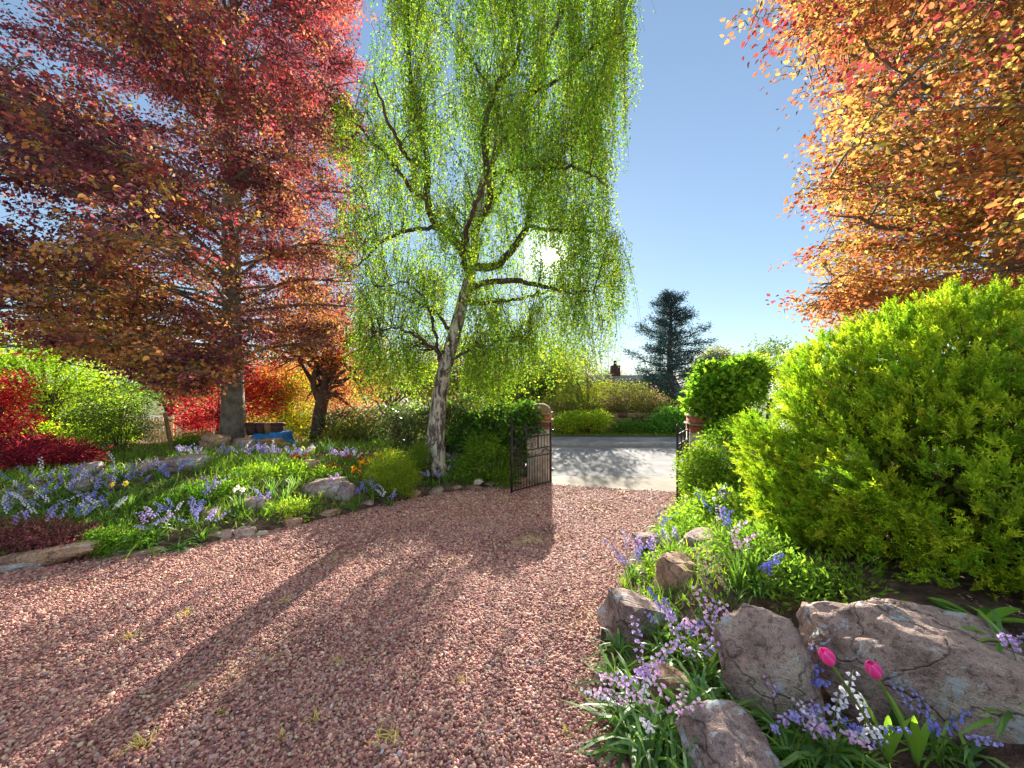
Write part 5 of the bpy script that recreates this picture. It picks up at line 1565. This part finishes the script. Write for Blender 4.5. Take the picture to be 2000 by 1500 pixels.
# ------------------------------------------------------------------ flowers: prototypes
def blade_fan(r, n, L, W, arch, spread, col, upright=0.5, seg=5):
    """n strap leaves arching out from the origin"""
    acc = Acc()
    for i in range(n):
        az = r.uniform(0, 2 * np.pi); el = r.uniform(upright, 1.45); ln = L * r.uniform(.6, 1.15)
        t = np.linspace(0, 1, seg)
        out = np.cos(el) * t + spread * t ** 2
        x = ln * out; z = ln * (np.sin(el) * t - arch * r.uniform(.6, 1.4) * t ** 2.4)
        c = np.stack([np.cos(az) * x, np.sin(az) * x, np.maximum(z, -0.04)], 1) + np.array((r.normal(0, .02), r.normal(0, .02), 0))
        sd = np.array((-np.sin(az), np.cos(az), 0)) * 1.0
        tw = r.normal(0, .3); sd = sd * math.cos(tw) + np.array((0, 0, 1)) * math.sin(tw)
        w = W * r.uniform(.8, 1.2) * np.array([.75, 1, .95, .7, .06]) if seg == 5 else W * np.linspace(1, .1, seg)
        V = np.concatenate([c - sd * w[:, None] / 2, c + sd * w[:, None] / 2])
        k = np.arange(seg - 1)
        F = np.stack([k, k + 1, k + 1 + seg, k + seg], 1)
        acc.add(V, F, np.clip(col[r.integers(len(col))] * (1 + r.normal(0, .12)), .003, .9))
    return acc

def bell_spike(r, h, col, nb=9, lean=0.35, side=False):
    acc = Acc(); fl = Acc()
    t = np.linspace(0, 1, 7)
    az = r.uniform(0, 6.28)
    off = lean * h * t ** 2.2
    P = np.stack([np.cos(az) * off, np.sin(az) * off, h * (t - .10 * t ** 4)], 1)
    V, F = tube(P, np.linspace(.0032, .0018, 7), 4); acc.add(V, F, S(104, 120, 62))
    for i in range(nb):
        u = .64 + .36 * i / (nb - 1)
        p = np.array([np.interp(u, t, P[:, k]) for k in range(3)])
        a = i * 2.4 + r.normal(0, .3)
        o = np.array((math.cos(a), math.sin(a), 0)); ax = unit(o * .65 + np.array((0, 0, -1.0 if not side else -.2)))
        e1 = unit(np.cross(ax, (0.2, .1, 1))); e2 = np.cross(ax, e1)
        ls = .021 * (1.15 - .4 * (u - .64) / .36)
        s0 = p + o * .012
        rings = []
        for z_, rr in ((0, .004), (.55, .0075), (.85, .0075), (1.0, .0115)):
            th = np.arange(6) * math.pi / 3
            rings.append(s0 + ax * (ls * z_) + (np.cos(th)[:, None] * e1 + np.sin(th)[:, None] * e2) * rr)
        V = np.vstack(rings)
        F = np.array([(k * 6 + j, k * 6 + (j + 1) % 6, k * 6 + 6 + (j + 1) % 6, k * 6 + 6 + j) for k in range(3) for j in range(6)])
        fl.add(V, F, np.clip(col * (1 + r.normal(0, .10)), .003, .95))
    return acc, fl

rf = np.random.default_rng(99)
GREENS = [S(100, 140, 56), S(84, 124, 54), S(120, 156, 66), S(74, 112, 58)]
GREYG = [S(100, 140, 92), S(84, 126, 80), S(120, 152, 98)]
LEAF_M = [blade_fan(rf, 26, .36, .016, .55, .25, GREENS).mesh("leaves", M['blade']) for _ in range(4)]
LEAF_BIG = [blade_fan(rf, 34, .40, .024, .75, .40, GREENS + GREYG, .35).mesh("leaves", M['blade']) for _ in range(3)]
IRIS_M = [blade_fan(rf, 22, .46, .017, .22, .08, GREYG + GREENS[:1], 1.0).mesh("leaves", M['blade']) for _ in range(3)]
DAFF_M = [blade_fan(rf, 24, .42, .015, .18, .08, GREENS, 1.05).mesh("leaves", M['blade']) for _ in range(2)]
PALE_M = [blade_fan(rf, 16, .36, .018, .25, .1, [S(168, 184, 80), S(140, 170, 66)], .9).mesh("leaves", M['blade']) for _ in range(2)]
COLS = {'violet': S(168, 162, 220), 'blue': S(134, 136, 214), 'lilac': S(200, 172, 224), 'pink': S(230, 188, 222), 'white': S(228, 222, 238)}
SPK = {}
for cn, cc in COLS.items():
    SPK[cn] = []
    for k in range(4):
        s_, f_ = bell_spike(rf, .40 + .04 * k, cc, 12 + k % 3, .25 + .08 * k, side=(cn in ('lilac', 'pink')))
        SPK[cn].append((s_.mesh("flower_stem", M['stem']), f_.mesh("bells", M['petal'])))

def flower_clump(name, label, pos, cn, ns, leafset, group=None, scale=1.0, cat="bluebell", spread=.10, hs=1.0):
    root = thing(name, label, cat, pos, group)
    root.scale = (scale,) * 3
    root.rotation_euler = (0, 0, rf.uniform(0, 6.28))
    link("leaves", leafset[rf.integers(len(leafset))], root)
    for k in range(ns):
        c = cn if isinstance(cn, str) else cn[rf.integers(len(cn))]
        sm, fm = SPK[c][rf.integers(4)]
        a = rf.uniform(0, 6.28); q = spread * rf.random() ** .5
        st = link("flower_stem", sm, root, (q * math.cos(a), q * math.sin(a), -0.01), (rf.normal(0, .16), rf.normal(0, .16), rf.uniform(0, 6.28)), (1, 1, hs * rf.uniform(.75, 1.1)))
        link("bells", fm, st)
    return root

# bluebells on the right bed, near the camera: (picture x,y of the plant's foot, colour, spikes, label)
near = [
    (1255, 1400, ('pink', 'lilac'), 8, .9, "fullest pale lilac bluebell clump below the rounded grey-brown rock"),
    (1215, 1420, ('pink', 'white'), 4, .75, "small pale bluebell at the very edge of the gravel"),
    (1290, 1480, ('white', 'pink'), 6, .85, "white-pink bluebell clump at the lower gravel edge"),
    (1375, 1330, ('lilac', 'pink'), 6, .95, "tall lilac-pink bluebells leaning before the wedge boulder"),
    (1420, 1300, ('pink', 'lilac'), 5, 1.0, "pink bluebell spikes close to the wedge boulder's side"),
    (1340, 1290, ('lilac', 'blue'), 4, .85, "mixed lilac and blue bluebells between brown ridged rock and boulder"),
    (1300, 1260, ('blue', 'violet'), 4, .8, "blue bluebells rising beside the tall ridged rock"),
    (1235, 1130, ('violet',), 7, .85, "violet bluebells at the gravel above the rounded rock"),
    (1265, 1105, ('lilac', 'violet'), 6, .8, "lilac bluebells behind the violet clump by the gravel"),
    (1310, 1085, ('violet', 'white'), 4, .8, "pale bluebells between the two upper rocks"),
    (1290, 1045, ('blue', 'violet'), 5, .8, "deep violet bluebells farthest up the gravel's right edge"),
    (1435, 1110, ('pink',), 4, .9, "pink bluebells behind the flat-topped rock"),
    (1410, 1060, ('blue', 'lilac'), 5, .9, "blue bluebells over the flat-topped rock"),
    (1395, 1010, ('violet', 'white'), 5, .9, "bluebells among pale leaves under the glossy shrub"),
    (1400, 960, ('blue', 'violet'), 5, 1.1, "violet spikes standing against the glossy shrub"),
    (1480, 1165, ('blue',), 3, .9, "lone blue bluebell spikes left of the broad boulder"),
    (1560, 1395, ('blue', 'violet'), 5, .85, "blue bluebells between wedge and broad boulders"),
    (1575, 1470, ('violet', 'lilac'), 5, .8, "violet bluebells low before the wedge boulder"),
    (1620, 1490, ('white', 'pink'), 9, .85, "dense white-pink bluebell cluster at the tulips' feet"),
    (1830, 1490, ('blue', 'violet'), 5, .75, "deep blue bluebells before the broad boulder's right half"),
    (1690, 1495, ('violet', 'blue'), 5, .6, "short blue spikes between the tulip stems"),
    (1545, 1500, ('violet', 'lilac'), 4, .6, "violet bluebell at the lower edge beside the grey slab"),
    (1970, 1330, ('lilac',), 2, .8, "single pale bluebell right of the broad boulder"),
]
for (px, py, cn, ns, sc, lab) in near:
    flower_clump("bluebell_clump", lab, hit(px, py), cn, ns, LEAF_M if ns < 8 else LEAF_BIG, "bluebells in the boulder bed", sc)

# bluebells of the left rockery
left_spots = []
for (px, py, cn) in ((15, 985, 'v'), (60, 985, 'v'), (105, 975, 'v'), (140, 965, 'v'), (35, 1010, 'v'), (85, 1005, 'w'), (180, 985, 'v'), (215, 965, 'w'), (250, 940, 'v'), (265, 950, 'b'), (235, 925, 'v'), (200, 945, 'v'), (150, 1005, 'v'), (120, 1030, 'w'), (170, 1025, 'v'), (60, 1035, 'w'), (10, 1030, 'w'), (205, 1010, 'v'), (25, 960, 'v'), (75, 955, 'v'), (115, 950, 'l'), (195, 960, 'l')):
    left_spots.append((px, py, cn))
cm = {'v': ('violet', 'blue', 'white'), 'w': ('white', 'violet'), 'b': ('blue',), 'l': ('lilac', 'violet')}
ORDX = ORD + ['twelfth', 'thirteenth', 'fourteenth', 'fifteenth', 'sixteenth', 'seventeenth', 'eighteenth', 'nineteenth', 'twentieth', 'twenty-first', 'twenty-second']
left_spots.sort()
for i, (px, py, cn) in enumerate(left_spots):
    flower_clump("bluebell_clump", ORDX[i] + " bluebell clump from the outer side of the drift below the crimson maple", hit(px, py + 14), cm[cn], 4, LEAF_M, "drift of bluebells in the rockery", 0.9 + rf.uniform(-.1, .15))
mid = [(330, 950, 'b', "blue bluebells against the broad flat slab"), (310, 935, 'v', "violet bluebells between tilted rock and flat slab"), (330, 1030, 'v', "violet bluebells above the buff block"), (300, 1055, 'l', "bluebells drooping before the grey-green leaf clump"), (385, 1030, 'v', "pale bluebells beside the long mossy rock"), (395, 1062, 'l', "lilac bluebells at the gravel right of the buff block"), (410, 985, 'l', "lilac bluebells in mid rockery above the mossy rock"), (655, 965, 'l', "lilac-pink bluebells before the largest mossy rock"), (700, 985, 'b', "blue bluebells left of the golden dwarf shrub"), (730, 975, 'v', "white-violet bluebells at foot of the golden dwarf shrub"), (515, 1000, 'l', "small lilac flowers right of the narcissi"), (760, 990, 'w', "pale bluebells in grass in front of the dwarf shrub"), (845, 950, 'w', "white bluebells beside the birch trunk's foot"), (880, 935, 'v', "violet bluebells just right of the birch trunk"), (930, 940, 'v', "bluebells by the white stone near the gate"), (960, 935, 'b', "blue bluebell spikes against the light green shrub near the gate")]
for (px, py, cn, lab) in mid:
    flower_clump("bluebell_clump", lab, hit(px, py), cm[cn], 6, LEAF_M, "bluebells about the rockery stones", 0.9)
for i, px in enumerate((352, 385, 440, 470, 500, 520, 545, 575, 595, 660, 690)):
    flower_clump("bluebell_clump", ORD[i] + " lilac bluebell clump from the outer end of the rockery's crest row", hit(px, 905 if px < 600 else 910, 6), ('lilac', 'white', 'violet'), 7, LEAF_M, "bluebells along the rockery crest", 0.95)

# leaf clumps without flowers
for (px, py, st_, sc, lab) in ((555, 985, IRIS_M, 1.0, "upright grey-green iris leaves in mid rockery"), (530, 970, IRIS_M, .9, "iris leaves behind the mid-rockery clump"), (620, 985, PALE_M, .9, "pale yellow-green strap leaves before the largest mossy rock"), (575, 960, IRIS_M, .9, "fine blue-green leaf tuft left of the largest mossy rock"), (280, 1075, LEAF_BIG, 1.0, "drooping grey-green strap leaves over the gravel edge"), (300, 1040, LEAF_BIG, .9, "arching leaf clump above the drooping grey-green one"), (350, 1075, LEAF_BIG, .75, "strap leaves right of the buff block"), (660, 1000, LEAF_M, .8, "leaf clump beside the upright grey stone"), (905, 940, IRIS_M, 1.0, "tall grassy leaves right of the birch trunk"), (870, 945, IRIS_M, .9, "grassy leaves at the right foot of the birch"), (640, 890, IRIS_M, 1.1, "dark grassy leaves before the evergreen hedge"), (690, 1000, LEAF_M, .8, "strap leaves at the gravel edge left of the pale bluebells"), (800, 975, LEAF_M, .8, "strap leaves at the gravel edge below the birch"),
                           (1470, 1130, DAFF_M, .85, "fine grassy tuft behind the wedge boulder"), (1440, 1150, DAFF_M, .85, "dense grassy tuft beside the tall ridged rock"), (1975, 1290, LEAF_BIG, .9, "broad strap leaves at the boulder's outer end"), (1220, 1150, PALE_M, .55, "yellowing grass tuft at the gravel by the rounded rock"), (1420, 1420, LEAF_BIG, .8, "lush arching leaves between grey slab and wedge boulder"), (1300, 1440, LEAF_BIG, .8, "lush arching leaves spilling on the gravel"), (1990, 1430, LEAF_BIG, .8, "strap leaves in the boulder bed's outer corner")):
    o = thing("leaf_clump", lab, "plant", hit(px, py), "leafy clumps in the beds")
    o.scale = (sc,) * 3; o.rotation_euler = (0, 0, rf.uniform(0, 6.28))
    link("leaves", st_[rf.integers(len(st_))], o)

for k, (px, py, sc) in enumerate(((1205, 1340, .7), (1235, 1450, .85), (1330, 1410, .85), (1385, 1440, .8), (1210, 1275, .6), (1370, 1390, .8), (1300, 1300, .75), (1270, 1495, .85), (1400, 1345, .75), (1520, 1440, .6), (1890, 1495, .7))):
    o = thing("leaf_clump", ORD[k] + " clump of arching bluebell leaves without blooms in the boulder bed", "plant", hit(px, py), "leafy clumps in the beds")
    o.scale = (sc,) * 3; o.rotation_euler = (0, 0, rf.uniform(0, 6.28))
    link("leaves", LEAF_BIG[k % 3], o)

for k, (px, py, st_, sc) in enumerate(((250, 1010, DAFF_M, .9), (210, 1035, LEAF_M, .9), (275, 980, LEAF_M, .9), (345, 985, DAFF_M, .8), (450, 1010, LEAF_M, .8), (470, 945, DAFF_M, .8), (520, 935, IRIS_M, .8), (590, 925, LEAF_M, .8), (385, 1005, LEAF_M, .8), (100, 1030, LEAF_M, .9), (30, 1040, LEAF_M, .9))):
    o = thing("leaf_clump", ORD[k] + " tuft of green strap leaves among the rockery flowers", "plant", hit(px, py), "leaf tufts in the rockery")
    o.scale = (sc,) * 3; o.rotation_euler = (0, 0, rf.uniform(0, 6.28))
    link("leaves", st_[k % len(st_)], o)
# daffodils and narcissi
def daffodil(name, label, pos, heads, petal, cup, H=.42, group=None):
    root = thing(name, label, "daffodil", pos, group)
    link("leaves", DAFF_M[rf.integers(2)], root)
    for (dx, dy, h, yaw) in heads:
        t = np.linspace(0, 1, 6)
        P = np.stack([dx * t, dy * t, h * t], 1)
        st = Acc(); V, F = tube(P, .004, 5); st.add(V, F, S(112, 140, 64))
        so = st.obj("flower_stem", M['stem'], root)
        fl = Acc()
        fc = np.array((dx, dy, h)); ax = unit(np.array((math.cos(yaw), math.sin(yaw), .25)))
        e1 = unit(np.cross(ax, (0, 0, 1))); e2 = np.cross(ax, e1)
        for k in range(6):
            a = k * math.pi / 3 + .3
            d = e1 * math.cos(a) + e2 * math.sin(a) + ax * .12
            leaves(fl, [fc], [d], [ax], .045, .026, petal, 'hex', -.3)
        V, F = tube(np.array([fc, fc + ax * .012, fc + ax * .024, fc + ax * .028]), [.006, .011, .013, .017], 10, cap=False)
        fl.add(V, F, cup)
        fl.obj("flower", M['petal'], so)
daffodil("daffodil", "pair of yellow daffodils in the bluebell drift", hit(232, 1000), [(-.05, -.03, .40, -1.9), (.10, 0, .40, -1.2), (-.09, 0, .37, -2.3)], S(238, 206, 70), S(236, 178, 40))
daffodil("narcissus", "white narcissi above the long mossy rock", hit(470, 1005), [(-.04, 0, .40, -1.7), (.06, -.04, .38, -1.4), (-.1, .02, .36, -2.0)], S(240, 232, 214), S(238, 206, 130))

# wallflowers
def wallflower(label, pos, cols, n, H=.34, w=.16):
    root = thing("wallflower", label, "flower", pos, "wallflowers by the dwarf shrub")
    a = Acc()
    P = rf.normal(0, 1, (90, 3)) * (w * .6, w * .6, H * .22) + (0, 0, H * .4)
    leaves(a, P, rdir(90, rf) + (0, 0, .5), rdir(90, rf), .06, .014, pick([(S(92, 128, 54), 2), (S(120, 150, 60), 1)], 90, rf), 'quad')
    a.obj("leaves", M['blade'], root)
    for k in range(n):
        x, y = rf.normal(0, w * .6, 2); h = H * rf.uniform(.75, 1.15)
        st = Acc(); V, F = tube([(x * .3, y * .3, 0), (x * .8, y * .8, h * .6), (x, y, h)], .0035, 4); st.add(V, F, S(110, 120, 60))
        so = st.obj("flower_stem", M['stem'], root)
        b = Acc(); q = np.array((x, y, h)) + rf.normal(0, .017, (26, 3))
        leaves(b, q, rdir(26, rf), rdir(26, rf), .024, .022, pick([(c, 1) for c in cols], 26, rf, .08), 'quad', .2)
        b.obj("blossom", M['petal'], so)
YO = [S(246, 190, 30), S(240, 160, 26)]; RD = [S(170, 44, 36), S(140, 30, 34)]
wallflower("orange-yellow wallflowers standing tall behind the golden dwarf shrub", hit(735, 925), YO, 7, .42)
wallflower("yellow wallflowers left of the golden dwarf shrub", hit(708, 935), YO, 6, .34)
wallflower("orange wallflowers beside the blue bluebells in the rockery", hit(690, 945), YO + RD[:1], 5, .26)
wallflower("single tall yellow wallflower above the dwarf shrub", hit(762, 925), YO, 3, .50, .08)
wallflower("dark red wallflowers on the rockery crest", hit(580, 912), RD, 7, .22)
wallflower("dark red wallflowers left of the orange ones", hit(655, 930), RD, 8, .20)
wallflower("red wallflowers in front of the evergreen hedge", hit(690, 912), RD, 7, .24)
wallflower("pale yellow primrose heads on the crest near the bronze tree", hit(605, 900), [S(232, 226, 130)], 6, .28)

# tulips
def tulip(label, foot, head, tilt):
    foot = np.array(foot); head = np.array(head)
    root = thing("tulip", label, "tulip", foot)
    v = head - foot
    P = smooth_path([np.zeros(3), v * .5 + np.array((.01, 0, .01)), v], 10)
    Vv, F = tube(P, np.linspace(.0058, .0048, 10), 8)
    Acc().add(Vv, F, S(112, 136, 70)).obj("stem", M['stem'], root, smooth=True)
    ax = unit(v + np.array((-.05, 0, .1))); e1 = unit(np.cross(ax, (0, 1, .2))); e2 = np.cross(ax, e1)
    for k in range(6):
        a0 = k * math.pi / 3; rr = .0265 if k % 2 else .0245
        nu, nv = 9, 7
        Vp, Cp = [], []
        for i in range(nu):
            t = i / (nu - 1)
            prof = rr * (math.sin(math.pi * (0.12 + 0.80 * t)) ** .75)
            half = 0.80 * math.sin(math.pi * (0.10 + 0.86 * t)) ** .6
            for j in range(nv):
                s_ = (j / (nv - 1) - .5) * 2
                a = a0 + s_ * half
                q = prof * (1 - .04 * s_ * s_)
                Vp.append(v + ax * (t * .085) + (e1 * math.cos(a) + e2 * math.sin(a)) * q)
                Cp.append(S(240, 70, 156) * (.92 + .1 * t) + (S(250, 170, 208) - S(240, 70, 156)) * (abs(s_) ** 3 * .55))
        Fp = np.array([(i * nv + j, i * nv + j + 1, (i + 1) * nv + j + 1, (i + 1) * nv + j) for i in range(nu - 1) for j in range(nv - 1)])
        Acc().add(np.array(Vp), Fp, np.array(Cp)).obj("petal", M['petal'], root, smooth=True)
    for k in range(3):
        az = k * 2.1 + rf.uniform(-.4, .4); L = .26 + .04 * k
        t = np.linspace(0, 1, 8)
        c = np.stack([np.cos(az) * L * .35 * t ** 1.5, np.sin(az) * L * .35 * t ** 1.5, L * (t - .12 * t ** 3)], 1)
        sd = np.array((-math.sin(az), math.cos(az), 0)); w = .034 * np.sin(np.pi * (.12 + .86 * t)) ** .8
        V2 = np.concatenate([c - sd * w[:, None] / 2, c + np.array((0, 0, -.006)), c + sd * w[:, None] / 2])
        kk = np.arange(7)
        F2 = np.concatenate([np.stack([kk, kk + 1, kk + 9, kk + 8], 1), np.stack([kk + 8, kk + 9, kk + 17, kk + 16], 1)])
        Acc().add(V2, F2, S(120, 160, 60)).obj("leaf", M['blade'], root, smooth=True)
tulip("taller pink tulip in bud left of the other before the broad boulder", hit(1735, 1495), at(1622, 1294, 1.48), 0)
tulip("shorter pink tulip right of the taller one before the broad boulder", hit(1790, 1500), at(1712, 1320, 1.52), 0)

# broad-leaved foreground plants
def broad(label, pos, n, L, W, cols, up=.5):
    root = thing("broad_leaved_plant", label, "plant", pos, "broad-leaved plants in the boulder bed")
    for k in range(n):
        az = rf.uniform(0, 6.28); ln = L * rf.uniform(.7, 1.15); el = rf.uniform(up - .35, up + .45)
        t = np.linspace(0, 1, 8)
        c = np.stack([np.cos(az) * ln * np.cos(el) * t, np.sin(az) * ln * np.cos(el) * t, ln * (np.sin(el) * t - .35 * t ** 2.2)], 1)
        sd = np.array((-math.sin(az), math.cos(az), 0)); w = W * np.sin(np.pi * np.clip(.05 + .95 * t, 0, 1)) ** .7
        V2 = np.concatenate([c - sd * w[:, None] / 2 + (0, 0, .008), c, c + sd * w[:, None] / 2 + (0, 0, .008)])
        kk = np.arange(7)
        F2 = np.concatenate([np.stack([kk, kk + 1, kk + 9, kk + 8], 1), np.stack([kk + 8, kk + 9, kk + 17, kk + 16], 1)])
        Acc().add(V2, F2, np.clip(cols[rf.integers(len(cols))] * (1 + rf.normal(0, .1)), .003, .9)).obj("leaf", M['leaf'], root, smooth=True)
BG = [S(84, 128, 58), S(104, 148, 62), S(70, 112, 58)]; BL = [S(150, 176, 44), S(126, 160, 44), S(180, 184, 60)]
for (px, py, n, L, W, c, up, lab) in (
        (1725, 1215, 9, .13, .045, BL, .45, "yellow-green rosette on top of the broad boulder"),
        (1580, 1150, 8, .16, .05, [S(100, 140, 90), S(84, 124, 80)], .7, "grey-green leafy shoot at the broad boulder's upper corner"),
        (1920, 1220, 9, .26, .06, BG, .35, "long-leaved green plant under the heath's lower edge"),
        (1860, 1200, 6, .18, .045, BG, .2, "leaves hanging below the heath over the boulder top"),
        (1560, 1490, 10, .15, .055, BG, .5, "broad green leaves at the wedge boulder's foot"),
        (1650, 1500, 10, .15, .055, BG, .5, "broad leaves under the dense white-pink bluebells"),
        (1600, 1500, 8, .14, .05, [S(104, 140, 84), S(84, 124, 74)], .6, "greyish broad leaves between bluebells at the lower edge"),
        (1760, 1440, 4, .22, .05, BG, 1.1, "upright broad leaf standing against the boulder face"),
        (1985, 1390, 8, .16, .06, BG, .6, "pale green leaves at the outer end of the broad boulder"),
        (1275, 1200, 8, .17, .04, [S(104, 140, 88), S(120, 156, 80)], .9, "grey-green leafy stem beside the rounded rock"),
        (1430, 1390, 7, .14, .05, BL, .4, "bright flat leaves beside the wedge boulder's base"),
        (1540, 1330, 9, .07, .03, BL, .6, "small bright plant in the cleft between the boulders"),
        (560, 1020, 10, .18, .05, BL, .5, "bright yellow-green leaf rosette at the rockery's gravel edge"),
        (600, 1015, 9, .16, .045, BL, .5, "second bright leaf rosette beside the flat mossy stone")):
    broad(lab, hit(px, py), n, L, W, c, up)

# mat plants over the lower rockery
shrub("red_mat_plant", "dark red mat-forming plant trailing over the long sandstone block", hit(70, 1068),
      [(hit(-30, 1060) + (0, 0.1, .06), (.55, .32, .10)), (hit(40, 1060) + (0, .05, .06), (.5, .3, .12)), (hit(110, 1065) + (0, .05, .04), (.42, .26, .10)), (hit(150, 1080) + (0, .05, .02), (.25, .2, .06))], 560, 20, 0.045, 0.012, [(S(124, 70, 74), 3), (S(146, 90, 88), 2), (S(96, 58, 62), 2)], 0.06, 101, "plant", 'beech_leaf', 6, 0.004)
shrub("green_mat_plant", "mounded green plant with pale buds right of the red mat plant", hit(215, 1080),
      [(hit(210, 1075) + (0, .05, .10), (.26, .22, .13)), (hit(245, 1075) + (0, .1, .08), (.2, .2, .10))], 240, 20, 0.032, 0.016, [(S(86, 132, 46), 3), (S(112, 154, 52), 2), (S(176, 190, 110), .4)], 0.045, 102, "plant", 'leaf', 6, 0.004)
for i, (px, py, rx, pal, lab) in enumerate((
        (430, 960, .55, [(S(92, 134, 48), 2), (S(118, 154, 56), 2)], "low leafy perennials left of the narcissi"),
        (490, 930, .7, [(S(112, 152, 46), 2), (S(142, 170, 54), 2)], "bright green perennials on the crest below the beech"),
        (550, 925, .7, [(S(128, 162, 48), 2), (S(98, 140, 46), 2)], "sunlit lush perennials below the tarpaulin heap"),
        (620, 935, .6, [(S(104, 146, 50), 2), (S(132, 164, 54), 2)], "green perennials behind the largest mossy rock"),
        (370, 975, .6, [(S(84, 128, 46), 2), (S(108, 146, 52), 2)], "dark green carpet right of the daffodils"),
        (300, 1000, .5, [(S(84, 130, 46), 2), (S(112, 152, 52), 2)], "leafy carpet below the daffodils"),
        (560, 1000, .4, [(S(146, 168, 66), 2), (S(108, 148, 56), 2)], "pale tufted saxifrage at the rockery front"),
        (400, 920, .5, [(S(96, 134, 62), 2), (S(120, 150, 66), 2)], "grey-green leafy plants right of the broad flat slab"),
        (740, 960, .5, [(S(92, 136, 50), 2), (S(116, 152, 52), 2)], "low greenery round the dwarf shrub's foot"),
        (880, 925, .5, [(S(84, 124, 48), 2), (S(104, 142, 50), 2)], "low greenery between birch and light green shrub"),
        (1500, 1130, .45, [(S(118, 150, 58), 2), (S(96, 132, 52), 2)], "sunlit ground cover under the heath's near edge"),
        (1340, 1050, .4, [(S(112, 146, 56), 2), (S(94, 132, 50), 2)], "bright ground cover at the gravel bend below the gate"),
        (1300, 1120, .3, [(S(120, 156, 48), 2), (S(98, 138, 46), 2)], "ground cover between the ridged rock and gravel"),
        (1460, 1080, .45, [(S(112, 146, 56), 2), (S(92, 130, 50), 2)], "leafy cover between flat-topped rock and heath"),
        (1560, 1165, .5, [(S(110, 142, 58), 2), (S(90, 124, 52), 2)], "leafy cover behind the wedge boulder"),
        (1640, 1160, .5, [(S(116, 146, 58), 2), (S(92, 126, 52), 2)], "leafy cover behind the broad boulder's upper corner"))):
    c = hit(px, py)
    shrub("ground_perennial", lab, c, [(c + (0, 0, .04), (rx * .6, rx * .45, .09)), (c + (.12, .1, .05), (rx * .4, rx * .35, .12))], 90, 14, 0.05, 0.016, pal, 0.06, 120 + i, "plant", 'leaf', 6, 0.004, group="low perennials in the beds", droop=-.2)

# dry weeds rooted in the gravel
WEED = [blade_fan(rf, 26, .075, .005, .3, .3, [S(196, 176, 96), S(168, 166, 80), S(214, 190, 120)], .4).mesh("leaves", M['blade']) for _ in range(3)]
for k, (px, py, sc) in enumerate(((612, 1415, 1.0), (760, 1455, 1.2), (270, 1465, 1.2), (545, 1450, .8), (905, 1335, .8), (430, 1400, .7), (1105, 1440, .9), (660, 1300, .8), (250, 1250, 1.0), (360, 1205, 1.1), (560, 1180, 1.0))):
    o = thing("weed_tuft", ORD[k] + " dry yellow weed tuft in the gravel, counting from nearest the viewer", "weed", hit(px, py), "dry weeds in the gravel")
    o.scale = (sc,) * 3
    link("leaves", WEED[k % 3], o)

# ------------------------------------------------------------------ fine ground cover nobody could count
def cover(name, label, n, xr_, yr_, inside, Lr, W, pal, seed, mat='blade', lean=.6):
    r = np.random.default_rng(seed)
    x = r.uniform(*xr_, n); y = r.uniform(*yr_, n)
    m = inside(x, y)
    x, y = x[m], y[m]
    pat = np.sin(x * 2.1 + np.sin(y * 1.7) * 2) + np.sin(y * 2.9 - x)
    m = r.random(len(x)) < np.clip(.75 + .35 * pat, .12, 1)
    x, y = x[m], y[m]
    n = len(x)
    P = np.stack([x, y, gz(x, y) - .005], 1)
    D = np.stack([r.normal(0, lean, n), r.normal(0, lean, n), np.ones(n)], 1)
    L = r.uniform(*Lr, n)
    acc = Acc()
    leaves(acc, P, D, rdir(n, r), L, W, pick(pal, n, r, .15), 'quad', .2, .25)
    return kind(acc.obj(name, M[mat]), "stuff", label)
gp = [(S(92, 128, 54), 3), (S(112, 144, 58), 3), (S(76, 110, 52), 2.5), (S(142, 158, 70), 1)]
inL = lambda x, y: (y > left_edge(x) + .12) & (y < 9.4 + bend(x)) & (np.hypot(x, y) < 14)
cover("grass", "short grass and seedlings over the rockery", 62000, (-12, .3), (3.2, 13), inL, (.08, .28), .012, gp, 301)
cover("undergrowth", "low leafy undergrowth over the rockery", 30000, (-12, .3), (3.2, 13), inL, (.04, .09), .034, gp, 302, 'leaf', 1.0)
inR = lambda x, y: (x > right_edge(y) + .05) & (y < 8.1) & ((x - right_edge(y) < 1.1) | (y > 3.2))
cover("grass", "short grass between the boulders", 16000, (.5, 5), (1.4, 8), inR, (.05, .16), .010, gp, 303)
cover("undergrowth", "low leafy undergrowth between the boulders", 9000, (.5, 5), (1.4, 8), inR, (.03, .07), .028, gp, 304, 'leaf', 1.0)
r = np.random.default_rng(305)
n = 14000
x = r.uniform(-4, 16, n); y = r.uniform(16.02, 17.9, n) + bend(x)
acc = Acc()
leaves(acc, np.stack([x, y, np.full(n, .11)], 1), np.stack([r.normal(0, .5, n), r.normal(0, .5, n), np.ones(n)], 1), rdir(n, r), r.uniform(.05, .16, n), .02, pick([(S(96, 116, 48), 2), (S(128, 130, 70), 1), (S(84, 104, 44), 2)], n, r), 'quad')
kind(acc.obj("grass", M['blade']), "stuff", "rough grass of the verge across the road")
